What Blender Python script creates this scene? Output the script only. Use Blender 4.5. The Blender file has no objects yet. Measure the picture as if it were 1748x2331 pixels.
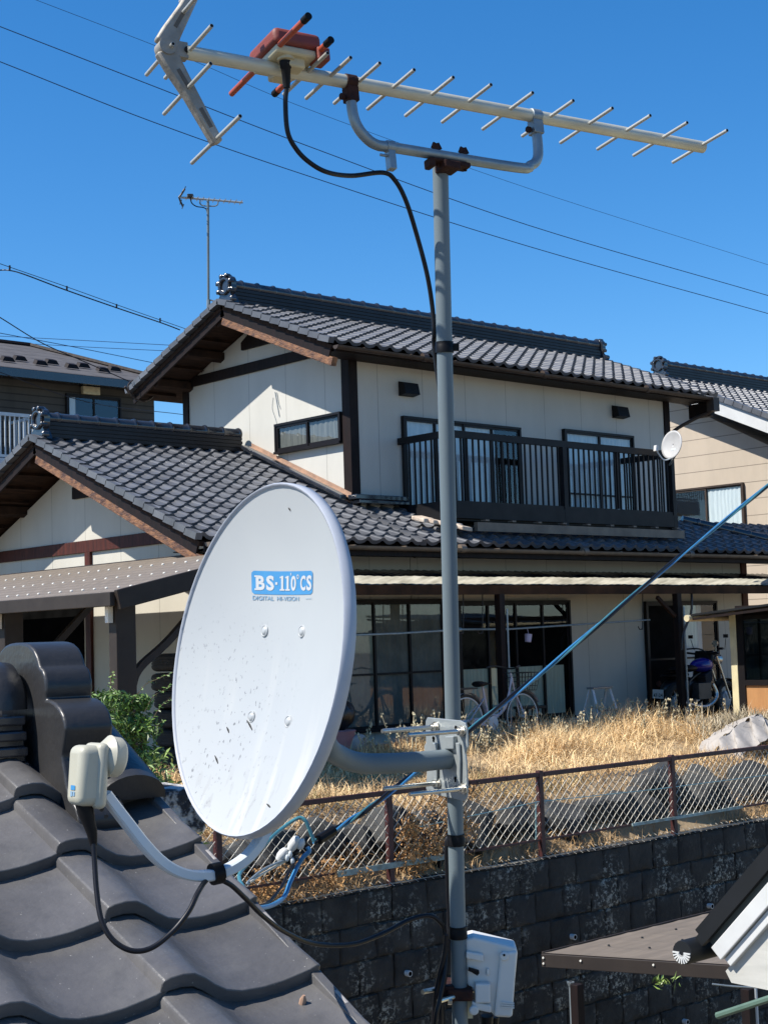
import bpy, bmesh, math, random
import numpy as np
from mathutils import Vector, Matrix
R = math.radians
rnd = random.Random(7)
scene = bpy.context.scene
COL = scene.collection

# ------------------------------------------------------------------ camera
# world: X runs along the long side of the neighbour's house, Y into its depth, Z up; the camera is the origin
FPX, CX, CY = 3500.0, 874.0, 1165.5
YAW, PITCH, ROLL = R(47.566), R(4.817), R(1.8)
FW = Vector((math.cos(PITCH)*math.cos(YAW), math.cos(PITCH)*math.sin(YAW), math.sin(PITCH)))
_R0 = FW.cross(Vector((0, 0, 1))).normalized(); _U0 = _R0.cross(FW)
RT = _R0*math.cos(ROLL) - _U0*math.sin(ROLL)
UP = _R0*math.sin(ROLL) + _U0*math.cos(ROLL)
cd = bpy.data.cameras.new('camera'); cam = bpy.data.objects.new('camera', cd); COL.objects.link(cam)
cd.sensor_fit = 'VERTICAL'; cd.sensor_height = 24.0; cd.lens = FPX/2331*24.0
cd.clip_start = 0.05; cd.clip_end = 2000
m3 = Matrix((RT, UP, -FW)).transposed()
cam.matrix_world = m3.to_4x4()
scene.camera = cam

# ------------------------------------------------------------------ light
SUN = Vector((-0.585, 0.235, 0.776)).normalized()
el = math.asin(SUN.z); az = math.atan2(SUN.x, SUN.y)
w = bpy.data.worlds.new("World"); scene.world = w; w.use_nodes = True
nt = w.node_tree; bg = nt.nodes['Background']
sky = nt.nodes.new('ShaderNodeTexSky'); sky.sky_type = 'NISHITA'; sky.sun_disc = False
sky.sun_elevation = el; sky.sun_rotation = az
sky.altitude = 400; sky.air_density = 1.0; sky.dust_density = 0.5; sky.ozone_density = 6.0
hsv = nt.nodes.new('ShaderNodeHueSaturation'); hsv.inputs['Saturation'].default_value = 1.27; hsv.inputs['Value'].default_value = 1.2
nt.links.new(sky.outputs[0], hsv.inputs['Color']); nt.links.new(hsv.outputs[0], bg.inputs[0]); bg.inputs[1].default_value = 0.095
sd = bpy.data.lights.new('sun', 'SUN'); sd.energy = 5.0; sd.angle = R(0.53); sd.color = (1.0, 0.955, 0.88)
sun = bpy.data.objects.new('sun', sd); COL.objects.link(sun)
sun.rotation_euler = (-SUN).to_track_quat('-Z', 'Y').to_euler()
vs = scene.view_settings; vs.view_transform = 'Standard'; vs.look = 'None'; vs.gamma = 1; vs.exposure = 0.62
vs.use_curve_mapping = False

# ------------------------------------------------------------------ helpers
def ray(px, py): return FW + RT*((px-CX)/FPX) - UP*((py-CY)/FPX)
def at(px, py, d): return ray(px, py)*d
def onp(px, py, ax, val):
    r = ray(px, py); return r*(val/r[ax])
def onplane(px, py, O, n):
    r = ray(px, py); return r*((O.dot(n))/(r.dot(n)))
V = lambda *a: Vector(a)

class MB:
    def __init__(s): s.v = []; s.f = []
    def add(s, vs, fs):
        o = len(s.v); s.v.extend([tuple(p) for p in vs]); s.f.extend([tuple(i+o for i in f) for f in fs]); return s
    def obox(s, c, a, b, d):
        c, a, b, d = map(Vector, (c, a, b, d)); P = []
        for i in (-1, 1):
            for j in (-1, 1):
                for k in (-1, 1): P.append(c+a*i+b*j+d*k)
        return s.add(P, [(0,1,3,2),(4,6,7,5),(0,4,5,1),(2,3,7,6),(0,2,6,4),(1,5,7,3)])
    def box(s, x0, x1, y0, y1, z0, z1):
        return s.obox(((x0+x1)/2,(y0+y1)/2,(z0+z1)/2), ((x1-x0)/2,0,0), (0,(y1-y0)/2,0), (0,0,(z1-z0)/2))
    def beam(s, p, q, wd, ht, up=(0,0,1)):
        p, q = Vector(p), Vector(q); d = q-p; up = Vector(up); sd = d.cross(up).normalized(); u = sd.cross(d).normalized()
        return s.obox((p+q)/2, d/2, sd*wd/2, u*ht/2)
    def tube(s, pts, r, n=8, cap=True, hint=None):
        pts = [Vector(p) for p in pts]; m = len(pts); rr = r if isinstance(r, (list, tuple)) else [r]*m
        t0 = (pts[1]-pts[0]).normalized(); a = Vector(hint) if hint else (Vector((0,0,1)) if abs(t0.z) < .9 else Vector((1,0,0)))
        a = (a - t0*a.dot(t0)).normalized(); P = []; F = []
        for i, p in enumerate(pts):
            if i == 0: t = pts[1]-pts[0]
            elif i == m-1: t = pts[-1]-pts[-2]
            else: t = (pts[i]-pts[i-1]).normalized() + (pts[i+1]-pts[i]).normalized()
            t.normalize(); a = (a - t*a.dot(t)).normalized(); b = t.cross(a)
            for k in range(n):
                g = 2*math.pi*(k+.5)/n; P.append(p + (a*math.cos(g)+b*math.sin(g))*rr[i])
        for i in range(m-1):
            for k in range(n):
                F.append((i*n+k, i*n+(k+1)%n, (i+1)*n+(k+1)%n, (i+1)*n+k))
        if cap: F.append(tuple(range(n-1, -1, -1))); F.append(tuple((m-1)*n+k for k in range(n)))
        return s.add(P, F)
    def lathe(s, O, ax, prof, n=24, a0=None):
        O = Vector(O); ax = Vector(ax).normalized(); a = ax.orthogonal().normalized(); b = ax.cross(a); P = []; F = []
        m = len(prof)
        for t, r in prof:
            for k in range(n):
                g = 2*math.pi*k/n; P.append(O+ax*t+(a*math.cos(g)+b*math.sin(g))*max(r, 1e-5))
        for i in range(m-1):
            for k in range(n): F.append((i*n+k, i*n+(k+1)%n, (i+1)*n+(k+1)%n, (i+1)*n+k))
        F.append(tuple(range(n-1, -1, -1))); F.append(tuple((m-1)*n+k for k in range(n)))
        return s.add(P, F)
    def prism(s, poly, vec):
        vec = Vector(vec); n = len(poly); P = [Vector(p) for p in poly]; P += [p+vec for p in P]
        F = [tuple(range(n-1, -1, -1)), tuple(range(n, 2*n))] + [(i, (i+1) % n, (i+1) % n+n, i+n) for i in range(n)]
        return s.add(P, F)
    def grid(s, fn, us, vs_):
        P = [fn(u, v) for v in vs_ for u in us]; nu = len(us)
        F = [(j*nu+i, j*nu+i+1, (j+1)*nu+i+1, (j+1)*nu+i) for j in range(len(vs_)-1) for i in range(nu-1)]
        return s.add(P, F)

WM = {}
def wmat(o): return WM.get(o.name, Matrix.Identity(4)) if o else Matrix.Identity(4)
def tag(o, label=None, cat=None, group=None, kind=None):
    if label: o['label'] = label
    if cat: o['category'] = cat
    if group: o['group'] = group
    if kind: o['kind'] = kind
    return o
def thing(name, label, cat, loc=(0,0,0), group=None, rot=None):
    o = bpy.data.objects.new(name, None); COL.objects.link(o); o.empty_display_size = .1
    M = Matrix.Translation(Vector(loc)) @ (rot.to_4x4() if rot else Matrix.Identity(4))
    o.matrix_world = M; WM[o.name] = M
    return tag(o, label, cat, group)
def part(name, mb, mat, parent=None, smooth=0.6, bevel=0, label=None, fix=True, seg=2, two=None):
    me = bpy.data.meshes.new(name)
    if parent: inv = wmat(parent).inverted(); vv = [inv @ Vector(p) for p in mb.v]; loc = None
    else:
        a = np.array(mb.v, float); loc = Vector(((a[:,0].min()+a[:,0].max())/2, (a[:,1].min()+a[:,1].max())/2, a[:,2].min()))
        vv = [Vector(p)-loc for p in mb.v]
    me.from_pydata(vv, [], mb.f)
    if fix:
        bm = bmesh.new(); bm.from_mesh(me); bmesh.ops.recalc_face_normals(bm, faces=bm.faces); bm.to_mesh(me); bm.free()
    if smooth: me.shade_smooth(); me.set_sharp_from_angle(angle=smooth)
    me.materials.append(mat)
    o = bpy.data.objects.new(name, me); COL.objects.link(o)
    if parent: o.parent = parent; WM[o.name] = wmat(parent)
    else: o.location = loc; WM[o.name] = Matrix.Translation(loc)
    if bevel:
        b = o.modifiers.new('bevel', 'BEVEL'); b.width = bevel; b.segments = seg; b.limit_method = 'ANGLE'; b.angle_limit = R(35)
    if label: o['label'] = label
    return o
def copy_tree(o, parent=None):
    c = o.copy(); COL.objects.link(c)
    if parent: c.parent = parent
    for ch in list(o.children): copy_tree(ch, c)
    return c
def smoothpath(pts, n=8):
    P = [Vector(p) for p in pts]; out = []
    for i in range(len(P)-1):
        p0 = P[max(i-1,0)]; p1 = P[i]; p2 = P[i+1]; p3 = P[min(i+2, len(P)-1)]
        for k in range(n):
            t = k/n; out.append(.5*((2*p1)+(p2-p0)*t+(2*p0-5*p1+4*p2-p3)*t*t+(3*p1-p0-3*p2+p3)*t**3))
    out.append(P[-1]); return out

# ------------------------------------------------------------------ materials
def newmat(name):
    m = bpy.data.materials.new(name); m.use_nodes = True; t = m.node_tree; return m, t, t.nodes['Principled BSDF']
def N(t, typ, **kw):
    n = t.nodes.new(typ)
    for k, v in kw.items():
        if k.startswith('i_'): n.inputs[k[2:].replace('_', ' ')].default_value = v
        else: setattr(n, k, v)
    return n
def c4(c): return (c[0], c[1], c[2], 1)
def pm(name, c1, c2=None, scale=6, rough=.6, metal=0, bump=0, bscale=None, lo=.35, hi=.65, spec=.5, rvar=.1, stretch=None, island=0, coat=0):
    m, t, b = newmat(name); c2 = c2 or tuple(x*.8 for x in c1)
    tc = N(t, 'ShaderNodeTexCoord'); src = tc.outputs['Object']
    if stretch:
        mp = N(t, 'ShaderNodeMapping'); mp.inputs['Scale'].default_value = stretch; t.links.new(src, mp.inputs[0]); src = mp.outputs[0]
    nz = N(t, 'ShaderNodeTexNoise'); nz.inputs['Scale'].default_value = scale; nz.inputs['Detail'].default_value = 6; nz.inputs['Roughness'].default_value = .6
    t.links.new(src, nz.inputs['Vector'])
    cr = N(t, 'ShaderNodeValToRGB'); cr.color_ramp.elements[0].position = lo; cr.color_ramp.elements[1].position = hi
    cr.color_ramp.elements[0].color = c4(c1); cr.color_ramp.elements[1].color = c4(c2)
    t.links.new(nz.outputs[0], cr.inputs[0]); out = cr.outputs[0]
    if island:
        g = N(t, 'ShaderNodeNewGeometry'); mr = N(t, 'ShaderNodeMapRange'); mr.inputs[3].default_value = 1-island; mr.inputs[4].default_value = 1+island
        t.links.new(g.outputs['Random Per Island'], mr.inputs[0])
        hs = N(t, 'ShaderNodeHueSaturation'); t.links.new(mr.outputs[0], hs.inputs['Value']); t.links.new(out, hs.inputs['Color']); out = hs.outputs[0]
    t.links.new(out, b.inputs['Base Color'])
    b.inputs['Metallic'].default_value = metal; b.inputs['Specular IOR Level'].default_value = spec; b.inputs['Coat Weight'].default_value = coat
    mr = N(t, 'ShaderNodeMapRange'); mr.inputs[3].default_value = max(.02, rough-rvar); mr.inputs[4].default_value = min(1, rough+rvar)
    t.links.new(nz.outputs[0], mr.inputs[0]); t.links.new(mr.outputs[0], b.inputs['Roughness'])
    if bump:
        n2 = N(t, 'ShaderNodeTexNoise'); n2.inputs['Scale'].default_value = bscale or scale*4; n2.inputs['Detail'].default_value = 5
        t.links.new(src, n2.inputs['Vector'])
        bp = N(t, 'ShaderNodeBump'); bp.inputs['Strength'].default_value = bump; bp.inputs['Distance'].default_value = .02
        t.links.new(n2.outputs[0], bp.inputs['Height']); t.links.new(bp.outputs[0], b.inputs['Normal'])
    return m
def math_n(t, op, a, b=None):
    n = N(t, 'ShaderNodeMath', operation=op)
    for i, x in enumerate((a, b)):
        if x is None: continue
        if isinstance(x, (int, float)): n.inputs[i].default_value = x
        else: t.links.new(x, n.inputs[i])
    return n.outputs[0]
def mixc(t, f, a, b):
    n = N(t, 'ShaderNodeMix', data_type='RGBA')
    t.links.new(f, n.inputs[0])
    for s, x in ((6, a), (7, b)):
        if isinstance(x, tuple): n.inputs[s].default_value = c4(x)
        else: t.links.new(x, n.inputs[s])
    return n.outputs[2]
def seam_mat(name, c1, c2, pitch, axis, width=.012, dark=.55, rough=.75, scale=.8, bump=.08, streak=0):
    """panel or siding joints as thin grooves along one or both horizontal axes (axis 'xy') or by height ('z')"""
    m, t, b = newmat(name); tc = N(t, 'ShaderNodeTexCoord'); sp = N(t, 'ShaderNodeSeparateXYZ'); t.links.new(tc.outputs['Object'], sp.inputs[0])
    nz = N(t, 'ShaderNodeTexNoise'); nz.inputs['Scale'].default_value = scale; nz.inputs['Detail'].default_value = 7; nz.inputs['Roughness'].default_value = .65
    mp = N(t, 'ShaderNodeMapping'); mp.inputs['Scale'].default_value = (1, 1, .35); t.links.new(tc.outputs['Object'], mp.inputs[0]); t.links.new(mp.outputs[0], nz.inputs['Vector'])
    cr = N(t, 'ShaderNodeValToRGB'); cr.color_ramp.elements[0].position = .38; cr.color_ramp.elements[1].position = .68
    cr.color_ramp.elements[0].color = c4(c1); cr.color_ramp.elements[1].color = c4(c2); t.links.new(nz.outputs[0], cr.inputs[0])
    f = None
    for a in axis:
        v = math_n(t, 'FRACT', math_n(t, 'DIVIDE', math_n(t, 'ADD', sp.outputs['XYZ'.index(a.upper())], .37), pitch))
        g = math_n(t, 'LESS_THAN', v, width/pitch)
        f = g if f is None else math_n(t, 'MAXIMUM', f, g)
    f2 = math_n(t, 'MULTIPLY', f, dark)
    col = mixc(t, f2, cr.outputs[0], (c1[0]*.15, c1[1]*.15, c1[2]*.15))
    t.links.new(col, b.inputs['Base Color']); b.inputs['Roughness'].default_value = rough; b.inputs['Specular IOR Level'].default_value = .3
    n2 = N(t, 'ShaderNodeTexNoise'); n2.inputs['Scale'].default_value = 60; t.links.new(tc.outputs['Object'], n2.inputs['Vector'])
    h = math_n(t, 'SUBTRACT', math_n(t, 'MULTIPLY', n2.outputs[0], .3), f)
    bp = N(t, 'ShaderNodeBump'); bp.inputs['Strength'].default_value = bump*3; bp.inputs['Distance'].default_value = .008
    t.links.new(h, bp.inputs['Height']); t.links.new(bp.outputs[0], b.inputs['Normal'])
    return m
def glass_mat(name, tint=(.95,1,1), tr=.95):
    m, t, b = newmat(name); t.nodes.remove(b); o = t.nodes['Material Output']
    tb = N(t, 'ShaderNodeBsdfTransparent'); tb.inputs[0].default_value = c4(tuple(x*tr for x in tint))
    gl = N(t, 'ShaderNodeBsdfGlossy'); gl.inputs['Roughness'].default_value = .02; gl.inputs[0].default_value = (.9,.95,1,1)
    ge = N(t, 'ShaderNodeNewGeometry'); dp_ = N(t, 'ShaderNodeVectorMath', operation='DOT_PRODUCT'); t.links.new(ge.outputs['Normal'], dp_.inputs[0]); t.links.new(ge.outputs['Incoming'], dp_.inputs[1]); fr = math_n(t, 'ADD', math_n(t, 'MULTIPLY', math_n(t, 'POWER', math_n(t, 'SUBTRACT', 1.0, math_n(t, 'ABSOLUTE', dp_.outputs['Value'])), 5.0), .92), .08)
    tc = N(t, 'ShaderNodeTexCoord'); nz = N(t, 'ShaderNodeTexNoise'); nz.inputs['Scale'].default_value = 1.5; t.links.new(tc.outputs['Object'], nz.inputs['Vector'])
    bp = N(t, 'ShaderNodeBump'); bp.inputs['Strength'].default_value = .08; bp.inputs['Distance'].default_value = .01; t.links.new(nz.outputs[0], bp.inputs['Height']); t.links.new(bp.outputs[0], gl.inputs['Normal'])
    f = fr; mx = N(t, 'ShaderNodeMixShader'); t.links.new(f, mx.inputs[0]); t.links.new(tb.outputs[0], mx.inputs[1]); t.links.new(gl.outputs[0], mx.inputs[2])
    t.links.new(mx.outputs[0], o.inputs[0]); return m

M = {}
M['plaster'] = seam_mat('plaster', (.535,.515,.46), (.465,.45,.40), .91, 'xy', .011, .5)
M['plaster_low'] = seam_mat('plaster_low', (.54,.51,.435), (.46,.435,.37), .91, 'xy', .011, .5)
M['darkwood'] = pm('dark_wood', (.014,.007,.006), (.007,.005,.005), 5, .65, spec=.2, bump=.15, stretch=(3,3,.6))
M['redwood'] = pm('red_wood', (.085,.020,.012), (.035,.011,.008), 5, .6, spec=.25, bump=.15, stretch=(3,3,.5))
M['oldwood'] = pm('weathered_wood', (.25,.115,.048), (.065,.028,.015), 9, .5, bump=.6, stretch=(2,.8,2), lo=.38, hi=.62)
M['soffit'] = pm('soffit_board', (.048,.025,.015), (.020,.012,.009), 4, .85, spec=.15, bump=.2, stretch=(1,6,1))
M['tile'] = pm('smoked_tile', (.100,.096,.096), (.070,.068,.069), 5, .40, bump=.10, bscale=60, spec=.42, rvar=.12, island=.13)
def tile_dust():
    m = M['tile']; t = m.node_tree; b = t.nodes['Principled BSDF']; L = t.links.new; src = b.inputs['Base Color'].links[0].from_socket; tc = N(t, 'ShaderNodeTexCoord')
    def nz(sc, d=3):
        n = N(t, 'ShaderNodeTexNoise'); n.inputs['Scale'].default_value = sc; n.inputs['Detail'].default_value = d; L(tc.outputs['Object'], n.inputs['Vector']); return n.outputs[0]
    def mr(v, a, c, o):
        r_ = N(t, 'ShaderNodeMapRange'); r_.inputs[1].default_value = a; r_.inputs[2].default_value = c; r_.inputs[4].default_value = o; L(v, r_.inputs[0]); return r_.outputs[0]
    c = mixc(t, mr(nz(9, 8), .48, .72, .35), src, (.15,.145,.135))      # dried dust in patches
    c = mixc(t, mr(nz(26, 6), .55, .75, .4), c, (.055,.054,.055))       # darker rain marks
    c = mixc(t, mr(nz(170, 2), .735, .755, .8), c, (.36,.35,.33))       # pale grit
    L(c, b.inputs['Base Color'])
tile_dust()
M['oni'] = pm('dark_ridge_tile', (.034,.033,.033), (.022,.022,.023), 6, .36, bump=.08, bscale=60, spec=.45, rvar=.1)
M['tile_far'] = pm('glazed_tile', (.115,.118,.126), (.075,.077,.084), 2.5, .38, bump=.05, bscale=20, spec=.42, rvar=.10, island=.2)
M['ridge'] = pm('ridge_tile', (.026,.029,.036), (.016,.018,.023), 3, .17, spec=.9, rvar=.05)
M['noshi'] = pm('ridge_stack_tile', (.016,.018,.023), (.010,.011,.015), 3, .4, spec=.3, rvar=.06)
M['copper'] = pm('copper_flashing', (.42,.26,.17), (.27,.17,.12), 6, .5, bump=.1)
M['gutter'] = pm('gutter_brown', (.060,.042,.032), (.040,.029,.023), 4, .5, spec=.3)
M['gutterold'] = pm('old_gutter', (.16,.12,.085), (.10,.075,.055), 4, .5)
M['sash'] = pm('bronze_sash', (.011,.009,.009), (.007,.006,.007), 5, .45, spec=.25)
M['rail'] = pm('bronze_railing', (.011,.010,.011), (.007,.007,.008), 5, .5, spec=.2)
M['glass'] = glass_mat('window_glass')
M['curtain'] = pm('curtain_cloth', (.62,.63,.63), (.50,.52,.53), 6, .9, stretch=(6,6,.4))
M['curtaind'] = pm('dark_curtain_cloth', (.16,.155,.14), (.09,.09,.085), 6, .9, stretch=(6,6,.4))
M['curtainy'] = pm('pleated_screen', (.62,.58,.42), (.40,.37,.28), 9, .9, stretch=(14,14,.2))
M['shoji'] = pm('paper_screen', (.17,.165,.145), (.10,.10,.09), 3, .9)
M['dark'] = pm('room_dark', (.006,.006,.006), (.003,.003,.003), 3, .9, spec=0)
M['galv'] = pm('galvanised_steel', (.30,.34,.35), (.20,.24,.26), 22, .42, metal=.55, bump=.05, lo=.3, hi=.7)
M['mast'] = pm('mast_grey', (.150,.185,.20), (.115,.145,.158), 14, .5, metal=0, spec=.25, bump=.03, lo=.3, hi=.7, stretch=(1,1,.15))
M['steel'] = pm('stainless', (.62,.60,.55), (.45,.44,.40), 40, .28, metal=.9)
M['alu'] = pm('antenna_aluminium', (.50,.49,.44), (.40,.39,.35), 8, .42, metal=.4)
M['boom'] = pm('boom_aluminium', (.62,.60,.49), (.48,.46,.37), 9, .45, metal=.3, bump=.04, stretch=(1,1,3))
M['bracketgrey'] = pm('weathered_bracket', (.36,.33,.28), (.20,.18,.15), 14, .6, metal=.3, bump=.1)
M['bracketdark'] = pm('bracket_slot', (.12,.105,.085), (.07,.06,.05), 14, .8)
M['rust'] = pm('rusty_steel', (.022,.009,.008), (.060,.022,.013), 40, .75, bump=.2, spec=.2, lo=.4, hi=.75)
M['orange'] = pm('orange_plastic', (.40,.075,.03), (.32,.055,.025), 12, .45)
M['redbox'] = pm('faded_red_plastic', (.22,.038,.02), (.14,.025,.018), 14, .6, bump=.08)
M['beige'] = pm('beige_plastic', (.60,.52,.33), (.45,.39,.25), 14, .5)
M['black'] = pm('black_rubber', (.006,.006,.007), (.004,.004,.005), 8, .55, spec=.2)
M['tape'] = pm('black_tape', (.005,.005,.006), (.003,.003,.004), 12, .5, spec=.15)
M['cable'] = pm('black_cable', (.006,.006,.009), (.004,.004,.006), 12, .42, spec=.3)
M['bluecable'] = pm('blue_cable', (.05,.22,.42), (.03,.15,.32), 10, .3)
M['tealcable'] = pm('teal_cable', (.06,.21,.25), (.04,.14,.18), 10, .3)
M['white'] = pm('white_plastic', (.55,.55,.53), (.50,.50,.48), 6, .45)
M['cream'] = pm('cream_plastic', (.43,.415,.33), (.385,.37,.295), 8, .45, bump=.02)
M['greyarm'] = pm('painted_arm', (.52,.56,.58), (.46,.50,.52), 10, .4)
M['boxwhite'] = pm('booster_plastic', (.62,.61,.58), (.56,.55,.525), 5, .5)
M['dishback'] = pm('dish_edge', (.40,.42,.46), (.34,.36,.40), 8, .45)
M['blueprint'] = pm('blue_print', (.055,.24,.47), (.045,.21,.43), 20, .5)
M['whiteprint'] = pm('white_print', (.48,.49,.49), (.45,.46,.47), 20, .5)
M['paleblue'] = pm('pale_blue_print', (.16,.28,.41), (.22,.33,.42), 60, .5)
M['carroof'] = pm('brown_sheet_roof', (.19,.155,.12), (.14,.115,.09), 3, .5, stretch=(.6,4,1))
M['carpaint'] = pm('carport_brown', (.036,.028,.023), (.027,.021,.018), 4, .55, spec=.25)
M['screw'] = pm('screw_cap', (.75,.72,.64), (.6,.57,.5), 9, .5)
M['rubber'] = pm('tyre_rubber', (.028,.026,.024), (.018,.017,.016), 9, .75, bump=.2)
M['fencered'] = pm('oxide_red_paint', (.065,.016,.014), (.032,.011,.010), 14, .55, bump=.1)
M['fencegreen'] = pm('pale_green_paint', (.30,.40,.38), (.18,.20,.17), 12, .6, bump=.1)
M['wire'] = pm('chain_wire', (.60,.56,.47), (.44,.40,.33), 9, .5, metal=.3)
M['wiregreen'] = pm('green_wire', (.30,.48,.46), (.22,.38,.36), 9, .5)
M['rock'] = pm('field_stone', (.055,.054,.050), (.014,.015,.016), 5, .85, bump=.5, bscale=14)
def soilmat():
    m = pm('dry_soil', (.24,.17,.095), (.36,.26,.15), 2.2, .95, bump=.4, bscale=20); t = m.node_tree; b = t.nodes['Principled BSDF']; L = t.links.new
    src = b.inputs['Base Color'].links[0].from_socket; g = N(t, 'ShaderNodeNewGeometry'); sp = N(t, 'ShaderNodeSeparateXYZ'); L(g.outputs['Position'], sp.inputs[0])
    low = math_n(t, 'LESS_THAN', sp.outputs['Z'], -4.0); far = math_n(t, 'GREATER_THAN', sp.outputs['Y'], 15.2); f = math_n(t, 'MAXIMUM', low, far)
    c1 = mixc(t, far, src, (.13,.115,.09)); L(mixc(t, low, c1, (.19,.165,.125)), b.inputs['Base Color']); return m  # low and far ground toned apart to set the bounce light
M['soil'] = soilmat()
M['grass'] = pm('dry_grass', (.80,.60,.325), (.64,.445,.225), .8, .8, island=.3)
M['grassb'] = pm('dry_grass_brown', (.50,.33,.16), (.38,.24,.11), .8, .8, island=.4)
M['stalk'] = pm('weed_stalk', (.48,.42,.27), (.32,.27,.17), 3, .85, island=.4)
M['vine'] = pm('dead_leaves', (.52,.30,.12), (.34,.18,.07), 4, .8, island=.45)
M['leaf'] = pm('green_leaf', (.15,.24,.045), (.07,.14,.024), 4, .45, island=.5)
M['leaf2'] = pm('broad_leaf', (.20,.27,.06), (.09,.15,.03), 4, .45, island=.5)
M['twig'] = pm('twig', (.16,.11,.06), (.10,.07,.04), 10, .85)
M['sidingB'] = seam_mat('dark_siding', (.075,.067,.056), (.055,.05,.042), .16, 'z', .03, .6, scale=2)
M['slateB'] = seam_mat('slate_roof', (.105,.097,.094), (.075,.069,.067), .22, 'z', .03, .4, scale=3)
M['sidingC'] = seam_mat('beige_siding', (.46,.385,.30), (.41,.345,.27), .34, 'z', .016, .65, scale=2)
M['whitetrim'] = pm('white_trim', (.56,.56,.54), (.50,.50,.485), 5, .5)
M['awnlight'] = pm('corrugated_sheet', (.52,.49,.40), (.36,.335,.26), 6, .6, bump=.2, stretch=(1,3,1))
M['plywood'] = pm('plywood', (.40,.20,.075), (.34,.165,.06), 3, .65, bump=.1, stretch=(1,5,1))
M['yellowwood'] = pm('yellow_post', (.62,.55,.33), (.5,.44,.27), 5, .7)
M['tealglass'] = glass_mat('shed_glass', (.35,.55,.6), .7)
M['tarp'] = pm('white_tarp', (.36,.33,.30), (.27,.245,.22), 5, .7, bump=.2)
M['blacksheet'] = pm('black_metal_roof', (.012,.013,.015), (.009,.010,.011), 5, .5, spec=.25)
M['paleyellow'] = pm('pale_yellow_wall', (.62,.56,.33), (.56,.50,.30), 4, .8)
M['whiteboard'] = pm('white_board', (.50,.485,.44), (.42,.41,.37), 3, .65, stretch=(1,1,7))
M['motblue'] = pm('blue_tank', (.02,.02,.30), (.015,.015,.22), 3, .2)
M['motblack'] = pm('motor_black', (.012,.012,.013), (.007,.007,.008), 6, .4)
M['bikewhite'] = pm('bicycle_paint', (.42,.42,.48), (.36,.36,.42), 5, .4)
M['plate'] = pm('number_plate', (.55,.55,.53), (.48,.48,.46), 9, .5)
M['pink'] = pm('pink_plastic', (.42,.20,.20), (.34,.16,.17), 5, .6)
M['mauve'] = pm('mauve_plastic', (.42,.38,.50), (.36,.33,.44), 5, .5)
M['mortar'] = pm('mortar', (.5,.48,.45), (.03,.03,.035), 25, .9, bump=.5, lo=.45, hi=.55)
M['hoop'] = pm('green_hoop', (.10,.16,.12), (.07,.12,.09), 5, .5)
M['terracotta'] = pm('terracotta', (.40,.17,.08), (.3,.13,.06), 5, .8)
def translucent_sheet():
    m, t, b = newmat('corrugated_plastic'); t.nodes.remove(b); o = t.nodes['Material Output']; tc = N(t, 'ShaderNodeTexCoord'); nz = N(t, 'ShaderNodeTexNoise'); nz.inputs['Scale'].default_value = 5; nz.inputs['Detail'].default_value = 7; t.links.new(tc.outputs['Object'], nz.inputs['Vector'])
    cr = N(t, 'ShaderNodeValToRGB'); cr.color_ramp.elements[0].position = .35; cr.color_ramp.elements[1].position = .65; cr.color_ramp.elements[0].color = (.60,.57,.46,1); cr.color_ramp.elements[1].color = (.34,.32,.25,1); t.links.new(nz.outputs[0], cr.inputs[0])
    a = N(t, 'ShaderNodeBsdfTranslucent'); d = N(t, 'ShaderNodeBsdfDiffuse'); t.links.new(cr.outputs[0], a.inputs[0]); t.links.new(cr.outputs[0], d.inputs[0]); mx = N(t, 'ShaderNodeMixShader'); mx.inputs[0].default_value = .3; t.links.new(a.outputs[0], mx.inputs[1]); t.links.new(d.outputs[0], mx.inputs[2]); t.links.new(mx.outputs[0], o.inputs[0]); return m
M['awnlight'] = translucent_sheet()
# block wall: dark stone with pale lichen crusts
def blockmat():
    m, t, b = newmat('split_block'); tc = N(t, 'ShaderNodeTexCoord'); L = t.links.new
    def nz(s, d=6, r=.6, v=None):
        n = N(t, 'ShaderNodeTexNoise'); n.inputs['Scale'].default_value = s; n.inputs['Detail'].default_value = d; n.inputs['Roughness'].default_value = r; L(v or tc.outputs['Object'], n.inputs['Vector']); return n.outputs[0]
    cr = N(t, 'ShaderNodeValToRGB'); cr.color_ramp.elements[0].color = (.020,.0175,.0145,1); cr.color_ramp.elements[1].color = (.052,.046,.038,1); cr.color_ramp.elements[0].position = .35; cr.color_ramp.elements[1].position = .7
    L(nz(3), cr.inputs[0])
    big = N(t, 'ShaderNodeValToRGB'); big.color_ramp.elements[0].position = .50; big.color_ramp.elements[1].position = .66; L(nz(2.2, 3), big.inputs[0])
    fine = N(t, 'ShaderNodeValToRGB'); fine.color_ramp.elements[0].position = .52; fine.color_ramp.elements[1].position = .57; L(nz(24, 8, .75), fine.inputs[0])
    f = math_n(t, 'MULTIPLY', big.outputs[0], fine.outputs[0])
    L(mixc(t, f, cr.outputs[0], (.34,.325,.27)), b.inputs['Base Color']); b.inputs['Roughness'].default_value = .95
    bp = N(t, 'ShaderNodeBump'); bp.inputs['Strength'].default_value = .8; bp.inputs['Distance'].default_value = .03; L(nz(20, 8, .7), bp.inputs['Height']); L(bp.outputs[0], b.inputs['Normal'])
    return m
M['block'] = blockmat()
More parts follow.
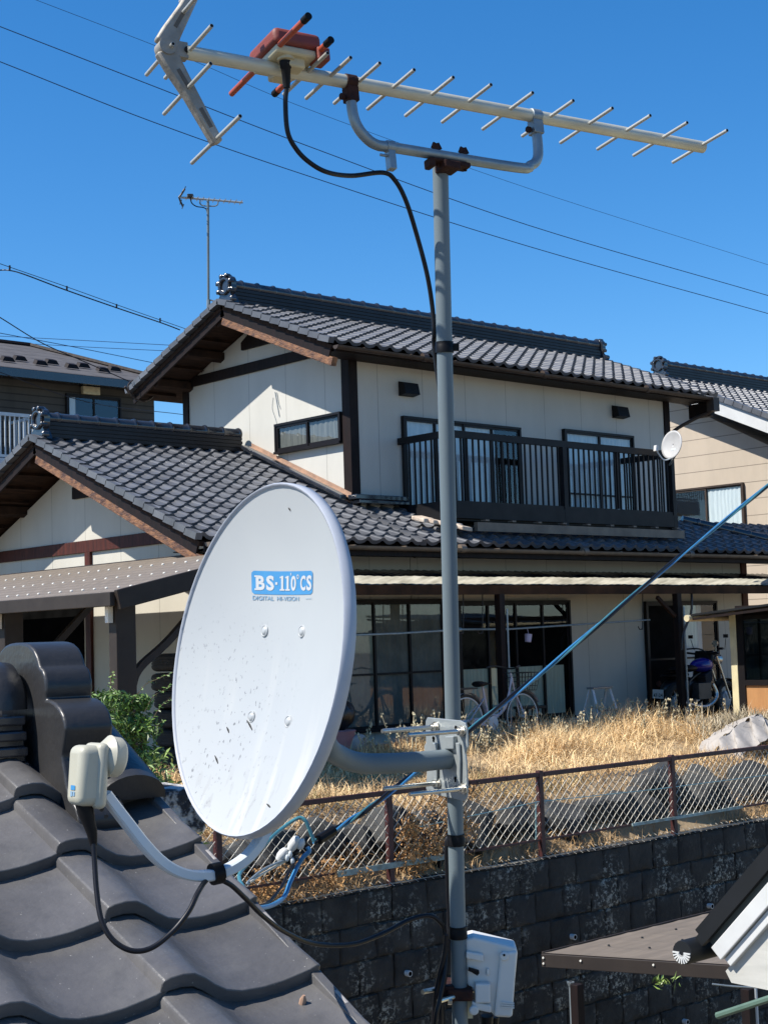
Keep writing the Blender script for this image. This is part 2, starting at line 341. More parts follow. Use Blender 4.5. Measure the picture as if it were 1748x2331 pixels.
# dish face: white paint with run marks and black mildew specks in its own frame (x,y in the face)
def dishmat():
    m, t, b = newmat('dish_paint'); tc = N(t, 'ShaderNodeTexCoord'); L = t.links.new; sp = N(t, 'ShaderNodeSeparateXYZ'); L(tc.outputs['Object'], sp.inputs[0])
    def nz(s, d=5, st=(1,1,1)):
        mp = N(t, 'ShaderNodeMapping'); mp.inputs['Scale'].default_value = st; L(tc.outputs['Object'], mp.inputs[0])
        n = N(t, 'ShaderNodeTexNoise'); n.inputs['Scale'].default_value = s; n.inputs['Detail'].default_value = d; L(mp.outputs[0], n.inputs['Vector']); return n.outputs[0]
    def ramp(v, a, c):
        r_ = N(t, 'ShaderNodeMapRange'); r_.inputs[1].default_value = a; r_.inputs[2].default_value = c; L(v, r_.inputs[0]); return r_.outputs[0]
    base = mixc(t, ramp(nz(4), .4, .7), (.385,.40,.40), (.36,.375,.38))
    base = mixc(t, math_n(t, 'MULTIPLY', ramp(nz(9, 4, (2.2,.22,1)), .56, .66), ramp(sp.outputs['Y'], .05, -.2)), base, (.45,.45,.43))
    # speck field: lower part, denser on the far side
    d1 = math_n(t, 'MULTIPLY', ramp(sp.outputs['Y'], .11, -.06), ramp(sp.outputs['X'], .10, -.08)); d2 = ramp(nz(4.2, 3), .40, .56)
    spk = math_n(t, 'GREATER_THAN', nz(140, 3, (1.2,.7,1)), .655)
    base = mixc(t, math_n(t, 'MULTIPLY', math_n(t, 'MULTIPLY', spk, math_n(t, 'MULTIPLY', d1, d2)), .62), base, (.06,.06,.065))
    low = ramp(sp.outputs['Y'], -.16, -.27); st2 = math_n(t, 'GREATER_THAN', nz(40, 5, (1.5,.45,1)), .60)
    base = mixc(t, math_n(t, 'MULTIPLY', math_n(t, 'MULTIPLY', low, st2), .35), base, (.22,.21,.20))
    L(base, b.inputs['Base Color']); b.inputs['Roughness'].default_value = .42; b.inputs['Specular IOR Level'].default_value = .4
    return m
M['dish'] = dishmat()

# ================================================================== SETTING: ground and yard
ZY = -1.40; ZL = -5.2; WY = 10.45; ZT = -2.2
def zfield(x, y):
    n = .05*math.sin(x*1.3+y*.7)+.035*math.sin(x*2.9-y*1.7)
    if y < 10.62: return ZT+.01
    if y < 11.25: return ZT + (y-10.62)/.63*(.55+n)
    if y < 14.2: return -1.65+n + (y-11.25)/2.95*.25
    return ZY
def build_ground():
    xs = [-500, -60, 2] + [3+.4*i for i in range(66)] + [60, 500]
    ys = [10.62, 10.8, 11.0, 11.25] + [11.5+.35*i for i in range(9)] + [14.6, 15, 30, 90, 600]
    mb = MB(); rows = [(-600, ZL), (-40, ZL), (WY+.17, ZL), (WY+.17, ZT-.012)] + [(y, None) for y in ys]
    P = []; nx = len(xs)
    for y, z in rows:
        for x in xs: P.append((x, y, zfield(x, y) if z is None else z))
    F = [(j*nx+i, j*nx+i+1, (j+1)*nx+i+1, (j+1)*nx+i) for j in range(len(rows)-1) for i in range(nx-1)]
    mb.add(P, F); o = part('ground', mb, M['soil'], smooth=.8); o['kind'] = 'structure'
build_ground()

# ================================================================== tiled roofs
PROF = [(0,.010),(.05,.032),(.16,.042),(.27,.034),(.38,.014),(.52,.0),(.68,-.004),(.84,.002),(.97,.014)]
def tile_slope(mb, O, U, Vd, Nn, nc, nr, w, L, step=.036, prof=PROF, hs=1.12, clip=None, jit=.003, lip=.05):
    """roof tiles laid in courses: O top corner, U across, Vd down the slope; every course steps over the next"""
    O, U, Vd, Nn = map(Vector, (O, U, Vd, Nn)); np_ = len(prof)
    for r in range(nr):
        for c in range(nc):
            if clip and not clip((c+.5)*w, (r+.5)*L): continue
            j = rnd.uniform(-jit, jit); j2 = rnd.uniform(-jit, jit); P = []
            for s, h in prof + [(1.04, prof[0][1]+.012)]:
                b = O+U*((c+s)*w)
                P += [b+Vd*(r*L-.02)+Nn*(h*hs+j), b+Vd*((r+1)*L)+Nn*(h*hs+step+j2), b+Vd*((r+1)*L-.004)+Nn*(h*hs+step-(lip if r == nr-1 else step+.012))]
            F = []
            for i in range(np_):
                a = i*3; F += [(a, a+3, a+4, a+1), (a+1, a+4, a+5, a+2)]
            F.append((0, 1, 2)); mb.add(P, F)
def ridge_roll(mb, p, q, r=.085, seg=.30, over=1.18):
    p, q = Vector(p), Vector(q); d = q-p; n = max(1, int(d.length/seg)); u = d/n
    for i in range(n):
        a = p+u*i; mb.tube([a, a+u*.80, a+u*.82, a+u*.86, a+u*.92, a+u*.97, a+u*1.0], [r, r, r*1.06, r*over, r*over*1.05, r*over*.98, r*1.02], 16)
def noshi(mb, p, q, w0, layers, h, grow=.02):
    """stack of flat ridge tiles, each a little wider than the one above"""
    p, q = Vector(p), Vector(q); d = (q-p); sd = d.cross(V(0,0,1)).normalized()
    for i in range(layers):
        ww = w0+grow*(layers-1-i); c = (p+q)/2+V(0,0,h*(i+.5))
        mb.obox(c, d/2, sd*ww/2, V(0,0,h*.36)); mb.obox(c, d/2*.999, sd*(ww/2-.018), V(0,0,h*.5))
def oni(mb, c, u, s=1.0):
    """ridge end ornament: plate with round lobes and a ring"""
    c, u = Vector(c), Vector(u).normalized(); sd = u.cross(V(0,0,1)).normalized(); z = V(0,0,1)
    out = []
    for k in range(40):
        g = -math.pi*.25+k/39*math.pi*1.5; r = .17*s*(1+.10*abs(math.sin(3*g))); out.append(c+sd*r*math.cos(g)+z*(r*math.sin(g)+.16*s))
    out = out+[c-sd*.2*s-z*.05*s, c-sd*.24*s-z*.13*s, c+sd*.24*s-z*.13*s, c+sd*.2*s-z*.05*s]
    mb.prism(out, u*.09*s)
    ring = [c-u*.01+sd*.115*s*math.cos(g)+z*(.115*s*math.sin(g)+.16*s) for g in [2*math.pi*k/20 for k in range(21)]]
    mb.tube(ring, .03*s, 8, cap=False)
    for g in (-.5, .35, 1.2, math.pi-.35, math.pi+.5, math.pi-1.2):
        mb.lathe(c-u*.05*s+sd*.16*s*math.cos(g)+z*(.16*s*math.sin(g)+.16*s), u, [(0,.02*s),(.012*s,.036*s),(.10*s,.036*s)], 10)
    for k in (-1, 1): mb.lathe(c-u*.06*s+sd*k*.19*s-z*.07*s, u, [(0,.03*s),(.015*s,.05*s),(.10*s,.05*s)], 12)

def window(parent, O, Rv, Nv, wd, ht, panels=2, mid=None, cloth='curtain', fr=.036, dep=.072, label=None, cover=1.0, half=None, frame='sash', name='window', top=1.0):
    """aluminium window: frame proud of the wall, dark room panel, curtain folds, panes; Rv across, Nv out of the wall"""
    O, Rv, Nv = Vector(O), Vector(Rv), Vector(Nv); Z = V(0,0,1)
    def bx(mb, a0, a1, z0, z1, n0, n1):
        mb.obox(O+Rv*(a0+a1)/2+Z*(z0+z1)/2+Nv*(n0+n1)/2, Rv*(a1-a0)/2, Z*(z1-z0)/2, Nv*(n1-n0)/2)
    f = MB(); bx(f, 0, wd, ht-fr, ht, 0, dep); bx(f, 0, wd, 0, fr, 0, dep+.02); bx(f, 0, fr, fr, ht-fr, 0, dep-.003); bx(f, wd-fr, wd, fr, ht-fr, 0, dep-.003)
    pw = (wd-2*fr)/panels
    for i in range(panels):
        k = .022 if i % 2 else 0; a0 = fr+i*pw-.018*(i > 0); a1 = fr+(i+1)*pw+.018*(i < panels-1); n0, n1 = .038-k*.6, .056-k*.6
        bx(f, a0, a0+.036, fr, ht-fr, n0, n1); bx(f, a1-.036, a1, fr, ht-fr, n0+.001, n1+.001)
        bx(f, a0+.036, a1-.036, fr, fr+.05, n0, n1); bx(f, a0+.036, a1-.036, ht-fr-.036, ht-fr, n0, n1)
        if mid: bx(f, a0+.036, a1-.036, mid-.015, mid+.015, n0, n1)
    w_ = part(name, f, M[frame], parent, smooth=0, label=label)
    b = MB(); bx(b, fr, wd-fr, fr, ht-fr, .002, .006); part('room_panel', b, M['dark'], w_, smooth=0)  # flat black panel stands in for the unlit room
    if cloth:
        c = MB(); g0, g1 = (half or (0.0, 1.0)); a0 = fr+(wd-2*fr)*g0; a1 = fr+(wd-2*fr)*g1; n = max(12, int((a1-a0)/.018)); us = [a0+(a1-a0)*i/n for i in range(n+1)]
        zb = fr+(ht-2*fr)*(1-cover); jf = [rnd.uniform(.8, 1.25) for _ in us]
        c.grid(lambda u, z: O+Rv*u+Z*z+Nv*(.014+.006*math.sin(u*62*1.0+1.5*math.sin(u*9))), us, [zb, (zb+(ht-fr)*top)/2, (ht-fr)*top]); part('curtain', c, M[cloth], w_, smooth=1.5, fix=False)
    g = MB(); g.add([O+Rv*a_+Z*z_+Nv*.034 for a_, z_ in ((fr,fr),(wd-fr,fr),(wd-fr,ht-fr),(fr,ht-fr))], [(0,1,2,3)]); part('pane', g, M['glass'], w_, smooth=0)
    return w_

# ================================================================== neighbour's house
XG, YF, YB, XE = 14.46, 16.47, 20.55, 21.90
HA = thing('tiled_house', 'white plaster house with dark tiled roofs and a brown balcony beyond the field', 'house', (XG, YF, ZY))
mb = MB()  # upper storey walls with gable
ZE = 4.28; ZA = 5.02; YR = 18.5
mb.prism([(XG,YF,1.2),(XG,YB,1.2),(XG,YB,ZE),(XG,YR,ZA),(XG,YF,ZE)], (XE-XG,0,0))
part('wall', mb, M['plaster'], HA, smooth=0)
Y1 = 15.75; X1 = 11.5; XR1 = 22.95; YRL = 18.94
mb = MB(); mb.prism([(X1,Y1,ZY),(X1,22.1,ZY),(X1,22.1,1.45),(X1,YRL,2.72),(X1,Y1,1.42)], (XG-X1+.4,0,0))
mb.prism([(XG+.41,Y1,ZY),(XG+.41,22.1,ZY),(XG+.41,22.1,1.3),(XG+.41,Y1,1.3)], (XR1-XG-.41,0,0))
part('wall', mb, M['plaster_low'], HA, smooth=0)
mb = MB()   # corner posts and gable beams
def B(*a): mb.box(*a)
for nm_, bb_ in (('post',(XG-.035,XG+.13,YF-.035,YF+.14,1.5,4.25)),('post',(XE-.12,XE+.03,YF-.03,YF+.12,1.5,4.2)),('post',(XG-.03,XG+.05,YB-.12,YB+.03,1.5,4.2)),('beam',(XG-.045,XG-.001,YF+.141,YB-.121,4.22,4.38))):
    mb = MB(); mb.box(*bb_); part(nm_, mb, M['darkwood'], HA, smooth=0, bevel=.006)
for nm_, bb_ in (('beam',(X1-.04,X1-.001,Y1+.1,22.0,1.38,1.55)),('post',(X1-.045,X1+.02,18.66,18.80,ZY,1.379)),('post',(X1-.03,X1+.05,Y1-.03,Y1+.1,ZY,1.3)),('post',(XR1-.13,XR1+.03,Y1-.03,Y1+.12,ZY,1.25))):
    mb = MB(); mb.box(*bb_); part(nm_, mb, M['redwood'], HA, smooth=0, bevel=.006)
for pl_ in ([(XG-.05,17.9,4.6),(XG-.05,18.95,4.6),(XG-.05,18.95,4.72),(XG-.05,18.5,4.97),(XG-.05,18.42,4.97),(XG-.05,17.9,4.75)], [(X1-.05,18.3,2.16),(X1-.05,19.1,2.16),(X1-.05,19.1,2.32),(X1-.05,18.75,2.5),(X1-.05,18.6,2.5),(X1-.05,18.3,2.34)]):
    mb = MB(); mb.prism(pl_, (.048,0,0)); part('gable_vent', mb, M['darkwood'], HA, smooth=0)
mb = MB(); B(X1-.012,X1-.002,18.9,21.9,ZY+.05,.95); part('garage_opening', mb, M['dark'], HA, smooth=0)  # black panel on the wall, stands in for the unlit inside

def gable_roof(parent, x0, x1, yr, zr, ye_s, ye_n, ze, nrows, clip=None, xr1=None, oniend=None):
    """two tiled slopes, soffits, barge boards, ridge; zr is the tile line at the ridge, ze at the eave"""
    g = MB(); ln = x1-x0; nc = int(round(ln/.265)); wv = ln/nc
    for sg, ye in ((-1, ye_s), (1, ye_n)):
        d = V(0, ye-yr, ze-zr); L = d.length; dn = d/L; nn = V(1,0,0).cross(dn)*(-1 if sg < 0 else 1); nn = nn if nn.z > 0 else -nn
        nr = int(round(L/.235)); tile_slope(g, (x0, yr, zr), (1,0,0), dn, nn, nc, nr, wv, L/nr, clip=(clip if sg < 0 else None))
        for xx, k in ((x0, -1), (x1, 1)):   # verge tiles: a turned down lip, tile by tile
            for i in range(nr):
                a = V(xx, yr, zr)+dn*(i*L/nr-.01); b = a+dn*(L/nr+.012); g.obox((a+b)/2+nn*(.012+.004)+V(k*.012,0,0), (b-a)/2+nn*.010, V(.05,0,0), nn*.042)
    rf = part('roof', g, M['tile_far'], parent, smooth=.7)
    s = MB()
    for ye in (ye_s, ye_n):
        d = V(0, ye-yr, ze-zr); dn = d.normalized(); nn = V(1,0,0).cross(dn); nn = nn if nn.z > 0 else -nn
        s.obox(V((x0+x1)/2, yr, zr)+d*.5-nn*.075, V((x1-x0)/2-.02,0,0), d*.497, nn*.03)
        k = int(d.length/.42)
        for i in range(1, k+1):     # battens under the boards
            a = V(x0+.14, yr, zr)+d*(i/(k+.6))-nn*.125; s.obox(a+V(.28,0,0), V(.30,0,0), dn*.028, nn*.03)
    part('soffit', s, M['soffit'], rf, smooth=0)
    b = MB()
    for ye in (ye_s, ye_n):
        d = V(0, ye-yr, ze-zr); dn = d.normalized(); nn = V(1,0,0).cross(dn); nn = nn if nn.z > 0 else -nn
        for xx in (x0+.045, x1-.045): b = MB(); b.obox(V(xx, yr, zr)+d*.5-nn*.13, V(.016,0,0), d*.49, nn*.085); part('barge_board', b, M['darkwood'], rf, smooth=0)
        for i in (.02, .36, .70): b = MB(); b.obox(V(x0+.43, yr, zr)+d*(i+.06)-nn*.20, V(.36,0,0), dn*.055, V(0,0,.055)); part('purlin', b, M['soffit'], rf, smooth=0)
    o = MB(); d = V(0, ye_s-yr, ze-zr); dn = d.normalized(); nn = V(1,0,0).cross(dn); nn = nn if nn.z > 0 else -nn
    o.obox(V(x0+.085, yr, zr)+d*.525-nn*.265, V(.05,0,0), d*.495, nn*.062); part('barge_board', o, M['oldwood'], rf, smooth=0, bevel=.008, label='weathered orange brown barge board with peeling surface')
    r = MB(); xe = xr1 or x1-.05; q = MB(); noshi(q, (x0+.16, yr, zr+.0), (xe-.12, yr, zr+.0), .20, 4, .058); ridge_roll(r, (x0+.10, yr, zr+.285), (xe-.10, yr, zr+.285), .085)
    rd = part('ridge', q, M['noshi'], rf, smooth=0); part('ridge_cap', r, M['ridge'], rf, smooth=.7)
    e = MB(); oni(e, (x0+.09, yr, zr+.10), (1,0,0), 1.0); part('ridge_end_tile', e, M['ridge'], rf, smooth=.6)
    if oniend: e = MB(); oni(e, (xe-.02, yr, zr+.10), (-1,0,0), .9); part('ridge_end_tile', e, M['ridge'], rf, smooth=.6)
    return rf
def gutter(parent, x0, x1, y, z, m='gutter', r=.055, droop=0):
    g = MB(); n = int((x1-x0)/.9)
    prof = [(math.cos(a)*r, math.sin(a)*r) for a in [math.pi+math.pi*k/8 for k in range(9)]]
    g.grid(lambda u, v: (u, y+prof[int(v)][0], z+prof[int(v)][1]), [x0, x1], list(range(9)))
    g.grid(lambda u, v: (u, y+prof[int(v)][0]*.9, z+prof[int(v)][1]*.9), [x0, x1], list(range(9)))
    for x in (x0, x1): g.prism([(x, y+a, z+b) for a, b in prof], (.006,0,0))
    for i in range(n): x = x0+.5+i*.9; g.box(x-.012, x+.012, y-r-.006, y+r+.03, z-.004, z+.012); 
    for i in range(max(1, n//3)): x = x0+1.7+i*2.6; g.tube([(x-.05,y,z-.004),(x+.05,y,z-.004)], r+.005, 14)
    return part('gutter', g, M[m], parent, smooth=.6)
rf2 = gable_roof(HA, 13.70, 22.62, YR, 5.19, 15.95, 21.05, 4.16, 12, xr1=22.60, oniend=True)
gutter(rf2, 13.70, 22.45, 15.87, 4.10)
g = MB(); g.box(13.75, 22.5, 15.93, 15.955, 4.03, 4.10); g.box(13.8, 22.5, 15.96, 16.46, 4.055, 4.07); part('fascia', g, M['darkwood'], rf2, smooth=0)
# lower wing: gable to the west, long eave in front of the whole house
SL = (2.98-1.30)/(18.94-15.03)
rf1 = gable_roof(HA, 10.74, XG-.02, YRL, 2.98, 15.03, 22.85, 1.30, 17, xr1=XG-.03)
g = MB(); d = V(0, 15.03-16.50, -(16.50-15.03)*SL); L = d.length; dn = d/L; nn = V(0, -SL, 1)*-1; nn = V(0,-SL,1).normalized() if False else V(0, -math.sin(math.atan(SL)), math.cos(math.atan(SL)))
z165 = 1.30+(16.50-15.03)*SL
tile_slope(g, (XG-.02, 16.50, z165), (1,0,0), dn, nn, 40, 7, .265, L/7, clip=None)
rfs = part('roof', g, M['tile_far'], HA, smooth=.7, label='low tiled skirt roof running under the balcony')
g = MB(); g.obox(V(XG+5.3, 15.77, 1.30+.74*SL-.075), V(5.3,0,0), d*.497, nn*.03); part('soffit', g, M['soffit'], rfs, smooth=0)
g = MB(); ridge_roll(g, (22.15,16.45,z165+.05), (24.2,15.06,1.38), .075); part('ridge', g, M['ridge'], rfs, smooth=.7)
gutter(rfs, 10.80, 25.0, 14.95, 1.25, 'gutterold'); g = MB(); g.box(10.8, 24.9, 15.01, 15.03, 1.13, 1.25); g.box(10.85, 24.9, 15.035, 15.74, 1.17, 1.185); part('fascia', g, M['darkwood'], rfs, smooth=0)
# flashing where the lower roof meets the gable, and the cap tiles at the foot of the upper wall
g = MB(); a = V(XG-.03, 18.75, 3.00); b = V(XG-.03, 16.45, 3.00-2.3*SL+.01); g.obox((a+b)/2+V(-.03,0,.05), (b-a)/2, V(.03,0,0), V(0,0,.012)); g.obox((a+b)/2+V(-.001,0,.085), (b-a)/2, V(.010,0,0), V(0,0,.028)); part('flashing', g, M['copper'], HA, smooth=0)
g = MB(); g.obox((a+b)/2+V(-.16,0,.045), (b-a)/2, V(.06,0,0), V(0,0,.03)); g.box(XG-.10, XG+.9, 16.27, 16.46, 2.03, 2.10); g.box(XG-.06, XG+.93, 16.24, 16.46, 1.97, 2.02); part('flashing', g, M['ridge'], HA, smooth=0, bevel=.01)
# roof deck of balcony: old gutter boards beneath
g = MB(); g.box(15.75, 20.6, 15.26, 15.33, 1.53, 1.66); part('eave_board', g, M['gutterold'], HA, smooth=0)
g = MB()
for i in range(9): g = MB(); g.obox(V(15.95+i*.56, 15.30, 1.69), V(.04,0,0), V(0,.05,0), V(0,0,.012)); part('board_clip', g, M['gutterold'], HA, smooth=0)
g = MB()
for k in range(5):
    c = V(14.95+k*.13, 15.55-.06*k, 1.70-.03*k); g.obox(c, V(.13,.03,rnd.uniform(-.02,.03)), V(-.03,.10,.03), V(0,0,.03))
part('mortar_patch', g, pm('pale_mortar', (.62,.52,.40), (.45,.33,.24), 8, .9, bump=.4), HA, smooth=0, bevel=.015)
# windows
Nx, Ny = V(-1,0,0), V(0,-1,0)
window(HA, (XG, 18.15, 2.87), (0,-1,0), Nx, 1.52, .46, 2, cloth='curtaind', fr=.035)
window(HA, (15.45, YF, 1.7), (1,0,0), Ny, 2.55, 1.62, 4, cloth='curtain', half=(0,.78))
window(HA, (19.05, YF, 1.7), (1,0,0), Ny, 1.80, 1.68, 2, cloth='curtain', mid=.62)
window(HA, (12.75, Y1, -1.22), (1,0,0), Ny, 2.72, 1.80, 4, mid=.78, cloth='shoji')
window(HA, (15.72, Y1, -1.25), (1,0,0), Ny, 2.46, 1.80, 4, cloth='curtainy', top=.46, half=(.0,.95))
dr = window(HA, (20.05, Y1, -1.38), (1,0,0), Ny, 1.95, 1.90, 2, mid=.95, cloth='curtain', half=(.54,.80), name='entrance_door')  # the pale cloth strip stands in for siding mirrored in the glass
g = MB(); g.box(20.13, 20.97, Y1-.052, Y1-.047, -1.30, .46); part('dark_leaf_cover', g, pm('dark_leaf_sheet', (.010,.010,.010), (.006,.006,.006), 5, .9, spec=.05), dr, smooth=0)  # dark sheet added over the left leaf to keep out its glass reflection
for x0, z0 in ((15.42, 3.62), (20.36, 3.66)):
    g = MB(); g.prism([(x0,YF-.002,z0),(x0,YF-.16,z0+.02),(x0,YF-.12,z0+.19),(x0,YF-.002,z0+.22)], (.30,0,0)); part('vent_hood', g, M['rail'], HA, smooth=0, bevel=.006)
g = MB(); qa = [onp(x, y, 0, XG-.01) for x, y in ((626,892),(630,915),(636,948))]; g.tube(qa, .006, 5); g.tube([onp(x, y, 0, XG-.012) for x, y in ((630,893),(634,918),(638,930))], .005, 5); g.tube(smoothpath([onp(x, y, 0, XG-.008) for x, y in ((622,905),(620,930),(628,955),(632,975))], 4), .003, 4); part('wire_stub', g, M['galv'], HA)
# balcony
bal = MB(); x0, x1, yb, zt, zb = 15.38, 20.55, 15.42, 2.98, 1.72
bal.box(x0,x1,yb-.03,yb+.03,zt-.10,zt); bal.box(x0,x1,yb-.035,yb+.035,zb+.20,zb+.25)
for xx in (x0, x1): bal.box(xx-.03,xx+.03,yb+.031,YF-.02,zt-.10,zt-.002); bal.box(xx-.035,xx+.035,yb+.036,YF-.02,zb+.20,zb+.25)
for xx in (x0+.02, x0+2.45, x1-.02): bal.box(xx-.04,xx+.04,yb-.047,yb+.042,zb-.06,zt-.101)
for xx in (x0+1.1, x0+3.75): bal.box(xx-.018,xx+.018,yb-.02,yb+.02,zb+.26,zt-.101)
BL = part('balcony', bal, M['rail'], HA, smooth=0)
g = MB(); g.box(x0-.05,x1+.05,yb-.045,yb+.02,zb-.0,zb+.199); g.box(x0-.05,x1+.05,yb+.021,YF-.03,zb-.03,zb+.03); g.box(x0-.049,x0-.02,yb+.021,YF-.03,zb+.031,zb+.199); g.box(x1+.02,x1+.049,yb+.021,YF-.03,zb+.031,zb+.199); part('deck', g, M['rail'], BL, smooth=0)
g = MB(); n = 42
for i in range(1, n): xx = x0+(x1-x0)*i/n; g.box(xx-.011,xx+.011,yb-.012,yb+.012,zb+.251,zt-.101)
for i in range(1, 9):
    yy = yb+(YF-yb)*i/9
    for xx in (x0, x1): g.box(xx-.011,xx+.011,yy-.011,yy+.011,zb+.251,zt-.101)
part('baluster', g, M['rail'], BL, smooth=0); BL.children[-1]['kind'] = 'stuff'
# east eave bracket and rain pipe
g = MB(); p = smoothpath([(22.45,15.88,4.02),(22.42,15.92,3.86),(22.3,16.2,3.75),(21.98,16.44,3.52),(21.97,16.45,3.3)], 6); g.tube(p, .032, 8); g.box(22.35,22.52,15.80,15.95,3.86,4.1); part('rain_pipe', g, M['gutter'], HA)
g = MB(); g.box(22.5,22.62,15.98,16.45,3.80,4.05); part('eave_box', g, M['darkwood'], HA, smooth=0)
# awning over the terrace
g = MB(); a0 = V(12.4, Y1-.02, .99); dv = V(0, 14.62-Y1, .74-.97); 
us = [12.4+.05*i for i in range(int(11.2/.05))]
g.grid(lambda u, v: V(u, Y1-.02+dv.y*v, .99+dv.z*v+.012*math.sin(u*40)), us, [0, .5, .93]); part_aw = part('awning_roof', g, M['ridge'], HA, smooth=1, fix=False)
g = MB(); g.grid(lambda u, v: V(u, 14.70-.26*v, .735+.095*v+.0035*math.sin(u*40)+.004*math.sin(u*7)), us, [0, .5, 1.0]); part('awning_edge', g, M['awnlight'], HA, smooth=1, fix=False, label='pale translucent corrugated strip along the awning edge')
g = MB(); g.box(12.4,23.5,14.62,14.68,.60,.725); g.box(12.4,23.5,14.685,15.6,.69,.70); 
for i in range(14): g.box(12.6+i*.8,12.65+i*.8,14.69,15.72,.702,.76)
part('awning_beam', g, M['soffit'], HA, smooth=0)
for xx in (15.50, 19.5): g = MB(); g.box(xx-.05,xx+.05,14.60,14.70,ZY,.60); part('awning_post', g, M['darkwood'], HA, smooth=0)
for xx, rr_ in ((15.572,.014),(19.575,.016)): g = MB(); g.tube([(xx,14.585,.40),(xx,14.585,ZY)], rr_, 8); part('rain_pipe', g, M['galv'], HA)
g = MB(); g.beam((19.02,14.66,.55),(19.44,14.66,.25),.05,.05); g.beam((15.1,14.66,.55),(15.45,14.66,.25),.05,.05) if False else None; part('brace', g, M['soffit'], HA, smooth=0)
# power conduit under the left eave
g = MB(); P = [onp(x, y, 1, 20.9) for x, y in ((424,868),(365,868),(355,885),(345,905),(325,912),(300,898),(285,880))]; g.tube(smoothpath(P, 5), .022, 8)
P = [onp(x, y, 1, 20.8) for x, y in ((330,915),(305,905),(292,880),(302,865))]; g.tube(smoothpath(P, 5), .012, 6); part('conduit', g, M['gutter'], HA)

# ------------------------------------------------------------------ house to the left, far
YBf = 30.0
HB = thing('dark_house', 'grey brown house with pale balcony at far left behind the tiled roofs', 'house', tuple(onp(150, 1000, 1, YBf)))
xl = onp(-300, 850, 1, YBf).x; xr = onp(352, 950, 1, YBf).x; zE = onp(150, 862, 1, YBf).z; zbt = -1.4
mb = MB(); mb.box(xl, xr, YBf, YBf+8, zbt, zE); part('wall', mb, M['sidingB'], HB, smooth=0)
mb = MB(); e0 = V(xl, YBf-.6, zE); e1 = V(xr+.5, YBf-.6, zE); rr = onp(70, 788, 1, YBf+4); rz = rr.z; rx = rr.x
mb.add([e0, e1, V(xr+.5,YBf+8.6,zE), V(xl,YBf+8.6,zE), V(xl,YBf+4,rz), V(rx,YBf+4,rz)], [(0,1,5,4),(1,2,5),(2,3,4,5)])
rb = part('roof', mb, M['slateB'], HB, smooth=0)
mb = MB(); mb.box(xl, xr+.52, YBf-.66, YBf-.58, zE-.20, zE-.02); mb.box(xl, xr+.5, YBf-.575, YBf-.01, zE-.12, zE-.1); part('gutter', mb, M['ridge'], HB, smooth=0)
mb = MB(); mb.tube([V(rx,YBf+4,rz+.02), V(xr+.5,YBf-.6,zE+.03)], .07, 6); mb.tube([V(xl,YBf+4,rz+.02), V(rx,YBf+4,rz+.02)], .07, 6); part('ridge', mb, M['darkwood'], rb)
sl = (rz-zE)/4.6
for i, (px, py) in enumerate(((22,832),(50,829),(97,839),(122,836),(168,846),(194,843),(239,852),(265,850))):
    g = MB(); q = onp(px, py, 1, YBf+(.15 if i % 2 == 0 else .55)); q.z = zE+sl*(q.y-YBf+.6)+.03
    g.prism([q+V(-.16,0,0), q+V(.16,0,0), q+V(.1,.02,.10), q+V(-.1,.02,.10)], (0,.14,.05)); part('snow_guard', g, M['darkwood'], rb, smooth=0)
p0 = onp(150, 960, 1, YBf); p1 = onp(273, 908, 1, YBf); window(HB, (p0.x, YBf, p0.z-.55), (1,0,0), Ny, p1.x-p0.x, p1.z-p0.z+.55, 2, frame='sash', cloth='curtain', half=(.0,.16))
g = MB(); q = onp(190, 893, 1, YBf-.1); q2 = onp(228, 882, 1, YBf-.1); g.box(q.x, q2.x, YBf-.12, YBf-.002, q.z-.03, q2.z); part('wall_box', g, M['beige'], HB, smooth=0, bevel=.01)
yb = YBf-1.2; b1 = onp(86, 945, 1, yb); bz = onp(86, 1046, 1, yb).z; g = MB(); bx0 = xl
g.box(bx0, b1.x, yb-.03, yb+.03, b1.z-.07, b1.z); g.box(bx0, b1.x, yb-.03, yb+.03, bz, bz+.06); g.box(b1.x-.04, b1.x+.02, yb-.035, yb+.035, bz+.061, b1.z-.071); g.box(b1.x-.03, b1.x+.03, yb+.04, YBf-.01, b1.z-.06, b1.z); g.box(b1.x-.03, b1.x+.03, yb+.04, YBf-.01, bz, bz+.05)
bb = part('balcony', g, M['greyarm'], HB, smooth=0)
g = MB(); n = 34
for i in range(n): xx = b1.x-.1-.11*i; g.box(xx-.015,xx+.015,yb-.01,yb+.01,bz+.061,b1.z-.071)
for i in range(1,9): yy = yb+1.2*i/9.5; g.box(b1.x-.01,b1.x+.01,yy-.012,yy+.012,bz+.051,b1.z-.061)
part('baluster', g, M['greyarm'], bb, smooth=0)
g = MB(); g.box(bx0, b1.x+.05, yb-.05, YBf-.005, bz-.42, bz-.02); part('deck', g, M['greyarm'], HB, smooth=0)

